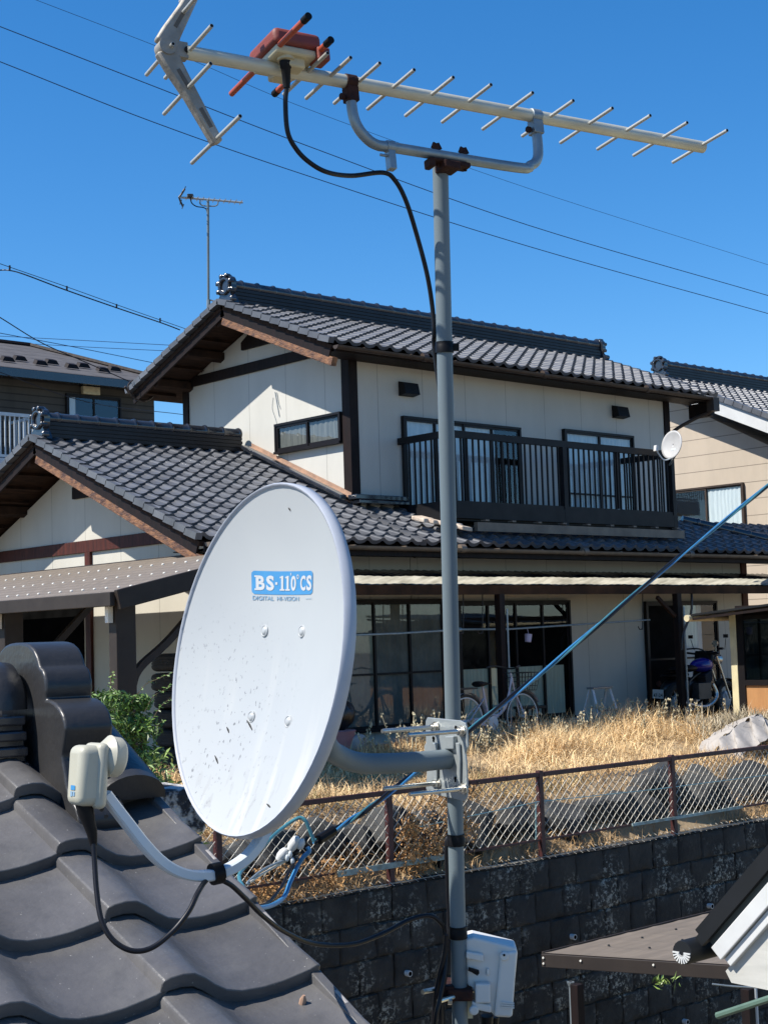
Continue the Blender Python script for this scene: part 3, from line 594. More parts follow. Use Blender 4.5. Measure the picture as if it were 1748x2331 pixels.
# ------------------------------------------------------------------ house to the right, beige siding
XC = 26.5
HC = thing('beige_house', 'beige sided house with white bargeboards and tiled roof at right, partly behind the balcony', 'house', (XC, 18, ZY))
P_ = lambda px, py, x=XC: onp(px, py, 0, x)
vL = P_(1530, 905); vR = P_(1748, 1010); slope = (vL.z-vR.z)/(vL.y-vR.y)
ytop = onp(1492, 832, 0, XC-.52).y; ztop = vL.z+slope*(ytop-vL.y)-.05; ylo = 12.0; zlo = vL.z+slope*(ylo-vL.y)
mb = MB(); mb.prism([(XC,ylo,ZY),(XC,ytop+4,ZY),(XC,ytop+4,ztop-1.6),(XC,ytop,ztop),(XC,ylo,zlo)], (8,0,0)); part('wall', mb, M['sidingC'], HC, smooth=0)
g = MB(); XV = XC-.52
w0 = onp(1545, 895, 0, XV); w1 = onp(1748, 970, 0, XV); d = (w1-w0); a = w0-d*1.0; b = w0+d*3.5; dn = d.normalized(); nn = V(1,0,0).cross(dn); nn = nn if nn.z > 0 else -nn
g.obox((a+b)/2, (b-a)/2, V(.03,0,0), nn*.13); part('barge_board', g, M['whitetrim'], HC, smooth=0)
g = MB(); g.obox((a+b)/2+V(.30,0,0)-nn*.05, (b-a)/2, V(.26,0,0), nn*.02); part('soffit', g, M['whitetrim'], HC, smooth=0)
g = MB(); rtop = onp(1492, 832, 0, XV); tO = w0+nn*.16; bk = (rtop.y-tO.y)/dn.y; tO = tO+dn*bk; Lr = (b-a).length; nr = 20
tile_slope(g, tO+V(-.05,0,0), (1,0,0), dn, nn, 24, nr, .265, .235, clip=None); 
for i in range(nr): aa = tO+dn*(i*.235); g.obox(aa+dn*.12+nn*.03-V(.03,0,0), dn*.125, V(.06,0,0), nn*.05)
rc = part('roof', g, M['tile_far'], HC, smooth=.7)
g = MB(); noshi(g, tO+V(.15,0,.0), tO+V(7,0,.0), .2, 4, .06); part('ridge', g, M['noshi'], rc, smooth=0); g = MB(); ridge_roll(g, tO+V(.1,0,.29), tO+V(7,0,.29), .085); part('ridge_cap', g, M['ridge'], rc, smooth=.7)
g = MB(); oni(g, tO+V(.08,0,.10), (1,0,0), 1.0); part('ridge_end_tile', g, M['ridge'], rc)
q0 = P_(1530, 1215); q1 = P_(1693, 1098); window(HC, (XC, q0.y, q0.z-.1), (0,-1,0), Nx, q0.y-q1.y, q1.z-q0.z+.1, 2, cloth='curtain', half=(.52,1.0), frame='gutter')

# ================================================================== carport at left
CP = thing('carport', 'brown flat carport with rows of pale screw caps on its roof, beside the white gable', 'carport', (8.7, 13.6, ZY))
cx0, cx1, cy0, cy1, cz0, cz1 = 8.5, 10.95, 13.33, 21.2, .53, 1.07
d = V(cx1-cx0, 0, cz1-cz0); nn = V(-d.z, 0, d.x).normalized()
def cpt(u, y, h=0): return V(cx0, y, cz0)+d*u+nn*h
g = MB(); us = [i/48 for i in range(49)]
g.grid(lambda u, y: cpt(u, y, .05+.012*(1 if (int(u*48) % 4) < 2 else 0)), us, [cy0, cy1]); g.grid(lambda u, y: cpt(u, y, .03), [0, 1], [cy0+.01, cy1]); rfc = part('roof', g, M['carroof'], CP, smooth=0, fix=False)
g = MB()
for u in (.12, .42, .74):
    for k in range(34): y = cy0+.18+k*.235; g.lathe(cpt(u, y, .055), nn, [(0,.017),(.012,.017),(.018,.010)], 8)
scr = part('screw_cap', g, M['screw'], rfc); scr['kind'] = 'stuff'
g = MB(); g.beam(cpt(-.01, cy0-.03, -.02), cpt(1.02, cy0-.03, -.02), .06, .20, nn); g.beam(cpt(-.012, cy0, -.01)-V(.03,0,0), cpt(-.012, cy1, -.01)-V(.03,0,0), .06, .14); g.beam(cpt(1.01, cy0, 0), cpt(1.01, cy1, 0), .05, .14)
for yy in (13.62, 15.95, 18.3): g.beam(cpt(.02, yy, -.05), cpt(.98, yy, -.05), .09, .10, nn)
part('roof_frame', g, M['carpaint'], CP, smooth=0, bevel=.006)
for yy in (13.62, 15.95, 18.3):
    g = MB(); g.box(8.62, 8.86, yy-.075, yy+.075, ZY, .52); g.prism([(8.861, yy-.06, -.55), (8.861, yy+.06, -.55), (8.861, yy+.06, ZY+.1), (8.861, yy-.06, ZY+.1)], (.05,0,0)); p_ = part('post', g, M['carpaint'], CP, smooth=0, bevel=.012)
    g = MB(); g.tube(smoothpath([(8.80,yy,-.62),(8.84,yy,-.38),(8.95,yy,-.18),(9.35,yy,.12),cpt(.62,yy,-.09)], 6), .052, 4); part('brace', g, M['carpaint'], p_, smooth=.5)
    g = MB(); g.box(8.55,8.61,yy-.03,yy+.03,.28,.50); part('cap_plate', g, M['screw'], p_, smooth=0)

# ------------------------------------------------------------------ tyres
def tyre(loc, j):
    g = MB(); R0, W0 = .31, .205
    prof = [(-W0/2,.19),(-W0/2-.004,.25),(-W0/2+.012,R0-.02),(-W0/2+.035,R0-.002)]
    for k in range(4):
        t = -W0/2+.045+k*.032; prof += [(t,R0),(t+.024,R0),(t+.025,R0-.010),(t+.031,R0-.010)]
    prof += [(W0/2-.035,R0-.002),(W0/2-.012,R0-.02),(W0/2+.004,.25),(W0/2,.19)]
    g.lathe((0,0,0), (0,0,1), prof, 36); g.v = [(a, b, c) for a, b, c in g.v]
    return g
labs = ['uppermost black tyre of the stack beside the satellite dish', 'second black tyre from the top of the stack', 'third black tyre down the stack, partly behind leaves', 'fourth black tyre down the stack behind the shrub', 'fifth black tyre down, close to the foot of the stack', 'lowest black tyre on the ground under the stack']
pt = onp(405, 1500, 0, 10.7); z = ZY
for i in range(6):
    g = tyre(None, i); ox, oy = pt.x+rnd.uniform(-.03,.03), pt.y+rnd.uniform(-.03,.03); zc = ZY+.118+i*.222
    tx, ty = rnd.uniform(-.03,.03), rnd.uniform(-.03,.03)
    g.v = [(a+ox, b+oy, c+zc+a*tx+b*ty) for a, b, c in g.v]; tag(part('tyre', g, M['rubber'], None, smooth=.5), labs[5-i], 'tyre', 'tyres in the stack by the white wall')

# ================================================================== retaining wall, fence, stones
g = MB(); bw, bh = .42, .30
for r in range(10):
    for c in range(-4, 36):
        x0 = 3.2+c*bw+(r % 2)*bw/2; z1 = ZT-r*bh; y0 = WY+.02*r*0; j = rnd.uniform(0, .012)
        us = [x0+bw*q for q in (0,.018,.045,.2,.36,.52,.68,.84,.955,.982,1.0)]; vs_ = [z1-bh+bh*q for q in (0,.025,.06,.25,.5,.75,.94,.975,1.0)]; sx, sz = rnd.uniform(-.02,.02), rnd.uniform(-.025,.025)
        def fn(u, v):
            e = min((u-x0)/bw, 1-(u-x0)/bw, (z1-v)/bh, 1-(z1-v)/bh)
            b_ = (.016*min(1, .5+e/.2) if e > .03 else -.003)
            return V(u, WY-b_-j+(u-x0-bw/2)*sx+(v-z1)*sz+rnd.uniform(-.010,.010), v+rnd.uniform(-.006,.006))
        g.grid(fn, us, vs_)
g.box(1.5, 18.2, WY+.012, WY+.17, ZL, ZT-.006)
g.grid(lambda u, v: V(u, v, ZT+rnd.uniform(-.006,.012)), [1.5+.15*i for i in range(112)], [WY-.03, WY+.05, WY+.12, WY+.2])
tag(part('block_wall', g, M['block'], None, smooth=.9, fix=True), 'dark split block retaining wall with pale lichen below the wire fence', 'wall')

FN = thing('chain_link_fence', 'rusty red post fence with chain link mesh on top of the block wall', 'fence', (9, WY, ZT))
FYY = WY+.06; zr = -1.375
g = MB(); g.beam((3, FYY, zr), (17.2, FYY, zr), .045, .045); 
for i in range(24): g.box(3.4+i*.55,3.416+i*.55,FYY-.027,FYY+.027,zr-.02,zr+.026)
part('top_rail', g, M['fencered'], FN, smooth=0, bevel=.004)
for k, (xx, wd) in enumerate(((5.7,1),(7.63,1),(9.55,1),(11.60,1),(13.75,1),(15.9,1))):
    g = MB(); g.box(xx-.028,xx+.028,FYY-.028,FYY+.028,ZT-.05,zr+.04); part('post', g, M['fencered'], FN, smooth=0, bevel=.004)
g = MB(); g.box(3,17.2,FYY-.012,FYY+.012,ZT+.17,ZT+.19); part('bottom_rail', g, M['fencered'], FN, smooth=0)
for bb_ in ((8.9,10.3,FYY-.035,FYY-.014,ZT+.15,ZT+.20),(13.0,15.0,FYY-.035,FYY-.014,ZT+.17,ZT+.20)): g = MB(); g.box(*bb_); part('bottom_rail', g, M['fencegreen'], FN, smooth=0, label='bare pale green length of the bottom rail')
g = MB(); amp = .056; hh = zr-.04-ZT-.19; nz = int(hh/.047); n = int(12.2/amp)
for k in range(n):
    P = []; xx = 5.0+k*amp
    for i in range(nz+1): P.append((xx+(amp if (i+k) % 2 else -.001), FYY-.006+(.005 if (i+k) % 2 else 0)+.008*math.sin(xx*3+i*.3), ZT+.19+i*hh/nz-.02*math.sin(xx*1.1)*(i/nz)))
    g.tube(P, .0040, 4, cap=False)
part('wire_mesh', g, M['wire'], FN, smooth=1.5, fix=False)
g = MB(); g.tube([(9.9,FYY-.012,ZT+.48),(11.55,FYY-.012,ZT+.56),(13.4,FYY-.012,ZT+.52),(15.6,FYY-.012,ZT+.50)], .005, 5); g.tube([(11.5,FYY-.012,ZT+.2),(11.52,FYY-.012,ZT+.56)], .006, 5); part('tie_wire', g, M['wiregreen'], FN)
g = MB()
for k in range(int(11/.1)): xx = 5.2+k*.1; g.tube([(xx,FYY-.05,ZT+.02),(xx+.1,FYY-.055,ZT+.02)], .003, 4, cap=False); g.tube([(xx,FYY-.10,ZT+.005),(xx,FYY+.0,ZT+.05)], .003, 4, cap=False)
part('spare_mesh', g, M['wire'], FN, smooth=1.5, fix=False)

def ico(sub=3):
    bm = bmesh.new(); bmesh.ops.create_icosphere(bm, subdivisions=sub, radius=1); v = [x.co.copy() for x in bm.verts]; f = [tuple(y.index for y in x.verts) for x in bm.faces]; bm.free(); return v, f
IV, IF = ico(3)
def rock(c, s, seed):
    r_ = random.Random(seed); ph = [r_.uniform(0, 6.3) for _ in range(9)]; pl = [(Vector((r_.gauss(0,1), r_.gauss(0,1), r_.gauss(0,1))).normalized(), r_.uniform(.52,.85)) for _ in range(11)]
    P = []
    for v in IV:
        k = 1+.10*math.sin(3*v.x+ph[0])*math.sin(3*v.y+ph[1])+.07*math.sin(5*v.z+ph[2]+2*v.x)+.03*math.sin(11*v.x+ph[3])*math.sin(9*v.y+ph[4])
        q = v*(k+.05*math.sin(17*v.x+ph[5])*math.sin(15*v.y+ph[6])*math.sin(16*v.z+ph[7]))
        for n_, dd in pl:
            e = q.dot(n_)-dd
            if e > 0: q = q-n_*e*.96
        P.append(V(c[0]+q.x*s[0], c[1]+q.y*s[1], c[2]+q.z*s[2]))
    g = MB(); g.add(P, IF); return g
xx = 7.3; k = 0
desc = ['rounded grey stone behind the wire fence', 'dark angular stone behind the wire fence', 'squat weathered stone behind the wire fence', 'tall pale stone behind the wire fence']
spots = ['just left of the post below the dish', 'between the dish post and the mast', 'directly right of the mast', 'left of the middle fence post', 'right of the middle fence post', 'left of the right hand fence post', 'right of the right hand fence post', 'at the far right end']
STN = []
while xx < 16.6:
    s = rnd.uniform(.22, .40); yy = 10.93+rnd.uniform(-.08,.08); STN.append((xx, yy, ZT+.28+rnd.uniform(-.05,.10), s)); xx += s*1.6
for i, (xx, yy, zz, s) in enumerate(STN):
    g = rock((xx, yy, zz), (s*1.2, s*.9, s*1.0), 100+i); px = (CX+FPX*(V(xx,yy,zz).dot(RT))/(V(xx,yy,zz).dot(FW)))
    where = 'beneath the dish rim' if px < 760 else 'left of the mast' if px < 1010 else 'between the mast and the next fence post' if px < 1240 else 'between the middle and right fence posts' if px < 1555 else 'right of the last fence post'
    o = part('boulder', g, M['rock'], None, smooth=.4); tag(o, None, 'stone', 'stones in a row behind the wire fence'); o['_w'] = where; o['_s'] = s
ROCKS = [o for o in COL.objects if o.name.startswith('boulder')]
ORD = ['first', 'second', 'third', 'fourth', 'fifth', 'sixth', 'seventh', 'eighth', 'ninth']
cnt = {}
for o in ROCKS:
    w_ = o['_w']; i = cnt.get(w_, 0); cnt[w_] = i+1; sz = 'large' if o['_s'] > .35 else 'small' if o['_s'] < .28 else 'middling'
    o['label'] = '%s grey stone %s, %s there from the left' % (sz, w_, ORD[min(i, 8)]); del o['_w']; del o['_s']

# ------------------------------------------------------------------ dry grass, weeds, vine
def blades(name, mat, pts, hmin, hmax, wd, lean, label, cat, seed, seg=1, kind='stuff', droop=.5):
    rs = np.random.RandomState(seed); n = len(pts); p = np.array(pts); a = rs.uniform(0, 6.283, n); h = rs.uniform(hmin, hmax, n); ln = np.abs(rs.normal(0, lean, n))+.1; la = rs.uniform(0, 6.283, n)
    side = np.stack([np.cos(a), np.sin(a), np.zeros(n)], 1)*(wd*rs.uniform(.6,1.4,n))[:,None]
    dr = np.stack([np.cos(la)*ln, np.sin(la)*ln, np.ones(n)], 1); dr /= np.linalg.norm(dr, axis=1)[:,None]
    mid = p+dr*(h*.55)[:,None]; tip = p+dr*h[:,None]+np.stack([np.cos(la), np.sin(la), -np.ones(n)*.8], 1)*(h*droop*ln)[:,None]
    tip[:,2] = np.maximum(tip[:,2], p[:,2]+.02)
    Vv = np.stack([p-side, p+side, mid+side*.7, mid-side*.7, tip], 1).reshape(-1, 3)
    me = bpy.data.meshes.new(name); idx = np.arange(n)*5
    q = np.stack([idx, idx+1, idx+2, idx+3], 1); t3 = np.stack([idx+3, idx+2, idx+4], 1)
    me.vertices.add(len(Vv)); me.vertices.foreach_set('co', Vv.ravel())
    lv = np.concatenate([q, t3], 1).ravel(); me.loops.add(len(lv)); me.loops.foreach_set('vertex_index', lv)
    me.polygons.add(2*n); st = np.stack([np.arange(n)*7, np.arange(n)*7+4], 1).ravel(); me.polygons.foreach_set('loop_start', st)
    me.update(calc_edges=True); me.validate(); me.materials.append(mat)
    o = bpy.data.objects.new(name, me); COL.objects.link(o)
    if label: tag(o, label, cat, kind=kind)
    return o
def field_pts(n, x0, x1, y0, y1, seed, clump=1.0, thr=-9):
    rs = np.random.RandomState(seed); out = []
    while len(out) < n:
        x, y = rs.uniform(x0, x1), rs.uniform(y0, y1)
        c = math.sin(x*1.7+1.3*math.sin(y*2.1))+math.sin(y*2.3+1.1*math.sin(x*1.1+2))
        if c+rs.normal(0, .6) < thr: continue
        out.append((x, y, zfield(x, y)-.01))
    return out
blades('dry_grass', M['grass'], field_pts(30000, 6.5, 19, 11.3, 14.4, 1, thr=-1.2), .08, .30, .0042, 1.7, 'thick straw coloured dry grass covering the field behind the fence', 'grass', 1, droop=.7)
blades('dry_grass', M['grass'], field_pts(13000, 13.6, 18.6, 12.5, 14.3, 2, thr=-.3), .22, .50, .0048, 1.1, 'tall pale dry grass in front of the terrace', 'grass', 2, droop=.6)
blades('dry_grass', M['grassb'], field_pts(13000, 6.0, 17.5, 10.55, 11.6, 3, thr=-.9), .05, .20, .004, .8, 'short brown dead grass around the stones and wall top', 'grass', 3, droop=.7)
blades('dry_grass', M['grassb'], field_pts(9000, 7, 18.5, 11.4, 14.3, 12, thr=.7), .08, .30, .004, .9, 'brown patches of withered grass spread through the paler field', 'grass', 12, droop=.7)
blades('dry_grass', pm('fading_grass', (.22,.20,.08), (.30,.24,.11), 1, .8, island=.4), field_pts(5000, 8, 13.5, 11.3, 13.2, 14, thr=.9), .06, .22, .004, .8, 'faded greenish grass patches low in the field behind the dish arm', 'grass', 14, droop=.6)
# knobbly weed stalks at the back of the grass
g = MB(); rs = random.Random(5)
spots_w = [(rs.uniform(13.6, 18.9), rs.uniform(13.3, 14.4)) for _ in range(110)] + [(rs.uniform(12.3,13.8), rs.uniform(13.6,14.3)) for _ in range(30)]
for x, y in spots_w:
    z0 = zfield(x, y); h = rs.uniform(.22, .50); lx, ly = rs.gauss(0,.14), rs.gauss(0,.14)
    top = V(x+lx*h, y+ly*h, z0+h); g.tube([(x,y,z0), (x+lx*h*.4,y+ly*h*.4,z0+h*.5), top], [.006,.005,.003], 4, cap=False)
    for k in range(rs.randint(5, 12)):
        t = rs.uniform(.5, 1.02); c = V(x,y,z0).lerp(top, t)+V(rs.gauss(0,.018), rs.gauss(0,.018), 0); s = rs.uniform(.010,.020)
        g.add([c+V(s,0,0), c+V(-s,0,0), c+V(0,s,0), c+V(0,-s,0), c+V(0,0,s*1.4), c+V(0,0,-s*1.4)], [(0,2,4),(2,1,4),(1,3,4),(3,0,4),(2,0,5),(1,2,5),(3,1,5),(0,3,5)])
tag(part('weed_stalks', g, M['stalk'], None, smooth=0, fix=False), 'knobbly seed headed weed stalks standing along the back of the field', 'weeds', kind='stuff')

def leaf_cloud(g, centers, n, size, seed, up=.3, long=1.6):
    r_ = random.Random(seed)
    for _ in range(n):
        c, rad = r_.choice(centers); d_ = Vector((r_.gauss(0,1), r_.gauss(0,1), r_.gauss(0,1))).normalized()*rad[0]*(r_.random()**.45)
        p = Vector(c)+V(d_.x, d_.y, d_.z*rad[1]); nrm = (d_.normalized()+V(r_.gauss(0,.7), r_.gauss(0,.7), r_.gauss(0,.7)+up)).normalized()
        t = nrm.orthogonal().normalized(); t.rotate(Matrix.Rotation(r_.uniform(0, 6.28), 3, nrm)); b = nrm.cross(t); s = size*r_.uniform(.6, 1.4); l = s*long
        g.add([p-t*l, p+b*s*.5+nrm*s*.12, p+t*l-nrm*s*.3, p-b*s*.5+nrm*s*.12], [(0,1,2),(0,2,3)])
def sprig(g, pts, size, seed, gt=None):
    r_ = random.Random(seed); P = smoothpath(pts, 6)
    (gt or g).tube(P, .003, 4, cap=False)
    for p in P[3:]:
        for k in range(2):
            t = Vector((r_.gauss(0,1), r_.gauss(0,1), r_.gauss(-.2,.6))).normalized(); b = t.orthogonal().normalized(); s = size*r_.uniform(.7,1.3)
            g.add([p, p+t*s+b*s*.35, p+t*s*2, p+t*s-b*s*.35], [(0,1,2),(0,2,3)])
SH = thing('green_shrub', 'leafy green shrub behind the ridge tiles at left, in front of the stacked tyres', 'shrub', tuple(at(290, 1850, 11.5)))
g = MB(); gt = MB(); DS = 11.5
cs = [(at(x, y, DS+o_), (r_, v_)) for x, y, o_, r_, v_ in ((270,1600,0,.14,.7),(300,1640,.1,.17,.7),(250,1650,-.1,.15,.8),(330,1660,.0,.14,.8),(285,1690,.1,.18,.8),(340,1720,.0,.13,.8),(240,1590,.2,.10,.7),(320,1600,.1,.10,.7),(300,1760,.1,.18,.9),(350,1790,.1,.15,.9),(270,1720,0,.2,.9))]
leaf_cloud(g, cs, 3000, .018, 11)
for i, pts in enumerate((((300,1600),(330,1560),(360,1545),(395,1530)),((330,1620),(350,1585),(375,1570),(385,1560)),((250,1590),(252,1560),(255,1540),(262,1530)),((340,1650),(365,1610),(388,1590)),((215,1640),(205,1580),(195,1530),(188,1515)),((330,1680),(360,1650),(372,1640)))):
    sprig(g, [at(x, y, DS) for x, y in pts], .016, 20+i, gt)
for x in (270, 300, 330): gt.tube(smoothpath([at(x, 1930, DS+.1), at(x-5, 1800, DS+.05), at(x+rnd.uniform(-20,20), 1640, DS)], 5), .008, 6)
part('foliage', g, M['leaf'], SH, smooth=0, fix=False); part('stem', gt, M['twig'], SH)
SH2 = thing('broadleaf_plant', 'low bright green plant with long blades beside the lower left of the dish', 'plant', tuple(at(400, 1930, 10.8)))
g = MB(); r_ = random.Random(3)
for i in range(330):
    x, y = r_.choice(((370,1785),(395,1830),(420,1870),(360,1820),(410,1900),(385,1860),(375,1740))); c = at(x+r_.gauss(0,16), y+r_.gauss(0,20), 10.8+r_.gauss(0,.12)); t = Vector((r_.gauss(0,.7), r_.gauss(0,.7), r_.uniform(-.2,1))).normalized(); b = t.cross(V(r_.gauss(0,1), r_.gauss(0,1), r_.gauss(0,1))).normalized(); s = r_.uniform(.03,.07)
    g.add([c, c+t*s+b*s*.16, c+t*s*1.7-V(0,0,s*.3), c+t*s-b*s*.16], [(0,1,2),(0,2,3)])
part('foliage', g, M['leaf2'], SH2, smooth=0, fix=False)
g = MB(); g.tube([at(400,1980,10.8), at(395,1860,10.8), at(375,1760,10.8)], .008, 5); part('stem', g, M['twig'], SH2)
DV = thing('dead_vine', 'brown withered creeper hanging on the wire fence beside the mast', 'vine', (10.2, FYY, ZT))
g = MB(); cs = []
for i in range(26): x = 9.62+rnd.random()*.95; cs.append((V(x+.1*rnd.random(), FYY-.02+rnd.uniform(-.05,.08), ZT+.08+rnd.random()*(.72 if x > 9.85 else .45)), (.11, 1.1)))
leaf_cloud(g, cs, 2100, .017, 31, up=.1, long=1.3); part('dead_leaves', g, M['vine'], DV, smooth=0, fix=False)
g = MB()
for i in range(9): x = 9.7+i*.11; g.tube(smoothpath([(x,FYY-.02,ZT+.0),(x+.04,FYY-.03,ZT+.3),(x-.05,FYY,ZT+.55),(x+.06,FYY-.02,ZT+.76)], 5), .004, 4)
part('stem', g, M['twig'], DV)
DV2 = thing('dead_vine', 'brown dry undergrowth tangled in the fence below the dish', 'vine', (8.0, FYY, ZT))
g = MB(); cs = [(V(7.0+rnd.random()*2.3, FYY+rnd.uniform(-.04,.25), ZT+.03+rnd.random()*.30), (.12, .8)) for _ in range(40)]
leaf_cloud(g, cs, 2200, .014, 32, up=.1, long=1.8); part('dead_leaves', g, M['vine'], DV2, smooth=0, fix=False)
g = MB()
for i in range(14): x = 7.0+i*.17; g.tube(smoothpath([(x,FYY+.02,ZT),(x+.06,FYY-.01,ZT+.2),(x-.04,FYY,ZT+.42)], 4), .003, 4)
part('stem', g, M['twig'], DV2)
# planter edge at lower left
g = MB(); a = at(385, 1862, 11.2); b = at(470, 1842, 11.2); g.beam(a, b, .3, .06); tag(part('plank', g, M['terracotta'], None, smooth=0, bevel=.006), 'orange brown board lying behind the green plant below the dish', 'board')
# straw heap with white tarp at far right
TX = onp(1700, 1690, 1, 12.2); r_ = random.Random(9)
HP = [(TX.x+r_.gauss(0,.33), TX.y+r_.gauss(0,.28), -1.62+max(0, .42-.6*abs(r_.gauss(0,.33)))) for _ in range(3800)]
o = blades('straw_heap', pm('straw', (.50,.43,.30), (.30,.24,.15), 2, .85, island=.4), HP, .08, .30, .0045, .9, 'heap of pale straw on the field at the far right', 'straw heap', 8, droop=.8)
tz = lambda u, v: .13*math.sin(u*9)+.06*math.sin(v*13+u*5)
g = MB(); A_ = [at(1625,1712,19.6), at(1650,1672,19.7), at(1690,1645,19.9), at(1722,1628,20.0), at(1748,1640,20.1)]; A_ = smoothpath(A_, 8)
nA = len(A_)
g.grid(lambda i, v: A_[int(i)]+V(-.25*v*.3+.03*math.sin(i*.9)*v, -.28*v-.03*math.sin(i*1.7)*v, -.30*v*(1-.25*int(i)/nA)+.015*math.sin(i*1.3))+V(.05*math.sin(i*.8+v*4), 0, 0), list(range(nA)), [j/9 for j in range(10)])
g.grid(lambda i, v: A_[int(i)]+V(0, .35*v, -.10*v+.02*math.sin(i*1.1+v*6)), list(range(nA)), [j/6 for j in range(7)])
tb = part('tarp', g, M['tarp'], None, smooth=1.2); tag(tb, 'crumpled white tarp draped over the straw at the far right', 'tarp')

# ================================================================== terrace things
def bicycle():
    c = onp(1062, 1655, 1, 14.35); X0 = c.x; Yb = 14.35; z0 = ZY; r = .33
    B_ = thing('bicycle', 'white city bicycle with a dark front basket parked by the terrace post', 'bicycle', (X0+.5, Yb, z0))
    H = lambda x, z, y=0: V(X0+x, Yb+y, z0+z)
    for x in (0, 1.08):
        g = MB(); g.tube([H(x+r*math.cos(a), r+r*math.sin(a)) for a in [2*math.pi*k/36 for k in range(37)]], .019, 8, cap=False); wv = part('wheel', g, M['rubber'], B_)
        g = MB(); g.tube([H(x+(r-.03)*math.cos(a), r+(r-.03)*math.sin(a)) for a in [2*math.pi*k/36 for k in range(37)]], .010, 6, cap=False); g.lathe(H(x, r, -.04), (0,1,0), [(0,.02),(.08,.02)], 10); part('rim', g, M['greyarm'], wv)
        g = MB()
        for k in range(14): a = 2*math.pi*k/14; g.tube([H(x, r, .02*(-1)**k), H(x+(r-.03)*math.cos(a), r+(r-.03)*math.sin(a))], .0016, 4)
        part('spokes', g, M['steel'], wv)
        g = MB(); a0, a1 = (.15, 2.9) if x == 0 else (.5, 2.6); g.grid(lambda a, v: H(x+(r+.035)*math.cos(a), r+(r+.035)*math.sin(a), v), [a0+(a1-a0)*k/20 for k in range(21)], [-.035, .035]); part('mudguard', g, M['bikewhite'], B_, smooth=1.5)
    g = MB(); g.tube(smoothpath([H(.90,.86), H(.80,.58), H(.62,.38), H(.44,.40)], 6), .018, 8); g.tube(smoothpath([H(.88,.78), H(.74,.46), H(.44,.29)], 6), .018, 8); g.tube([H(.44,.27), H(.32,.78)], .016, 8); g.tube([H(.44,.29), H(0,r)], .011, 6); g.tube([H(.36,.62), H(0,r,.06)], .009, 6); g.tube([H(.36,.62), H(0,r,-.06)], .009, 6); g.tube([H(.88,.92), H(.95,.66), H(1.08,r,.05)], .012, 8); g.tube([H(.95,.66), H(1.08,r,-.05)], .012, 8)
    part('frame', g, M['bikewhite'], B_)
    g = MB(); g.prism([H(.02,.36,-.055), H(.46,.36,-.055), H(.54,.30,-.055), H(.46,.22,-.055), H(.02,.28,-.055)], (0,.03,0)); part('chain_guard', g, M['bikewhite'], B_, smooth=0, bevel=.01)
    g = MB(); g.lathe(H(.20,.80), (1,0,0), [(0,.07),(.02,.10),(.10,.09),(.2,.04),(.28,.02)], 14); g.v = [(a, b, z0+.80+(cc-z0-.80)*.4) for a, b, cc in g.v]; part('saddle', g, M['black'], B_)
    g = MB(); g.tube(smoothpath([H(.70,1.0,-.28), H(.82,1.02,-.22), H(.89,.98,0), H(.82,1.02,.22), H(.70,1.0,.28)], 5), .012, 8); part('handlebar', g, M['motblack'], B_)
    g = MB(); bx0, bx1 = .96, 1.24
    for k in range(7):
        for zz in (0,):
            t = k/6; g.tube([H(bx0+(bx1-bx0)*t,.68,-.13), H(bx0-.03+(bx1-bx0+.08)*t,.92,-.17)], .003, 4); g.tube([H(bx0+(bx1-bx0)*t,.68,.13), H(bx0-.03+(bx1-bx0+.08)*t,.92,.17)], .003, 4)
            g.tube([H(bx0,.68,-.13+.26*t), H(bx0-.03,.92,-.17+.34*t)], .003, 4); g.tube([H(bx1,.68,-.13+.26*t), H(bx1+.05,.92,-.17+.34*t)], .003, 4)
    for t in (0, .25, .5, .75, 1): e = .04*t; a, b, y = bx0-.03*t, bx1+.05*t, .13+e; z = .68+.24*t; g.tube([H(a,z,-y), H(b,z,-y), H(b,z,y), H(a,z,y), H(a,z,-y)], .004 if t < 1 else .007, 4)
    part('basket', g, M['motblack'], B_)
    g = MB(); g.box(X0-.25,X0+.15,Yb-.08,Yb+.08,z0+.74,z0+.76); part('rear_rack', g, M['motblack'], B_, smooth=0)
    g = MB(); g.lathe(H(.44,.28,-.07), (0,1,0), [(0,.09),(.008,.09)], 18); g.tube([H(.44,.28,-.08), H(.54,.14,-.09)], .008, 6); g.box(X0+.50,X0+.58,Yb-.16,Yb-.08,z0+.125,z0+.145); part('crank', g, M['greyarm'], B_)
bicycle()
M['enginegrey'] = pm('engine_grey', (.05,.05,.052), (.03,.03,.032), 9, .45)
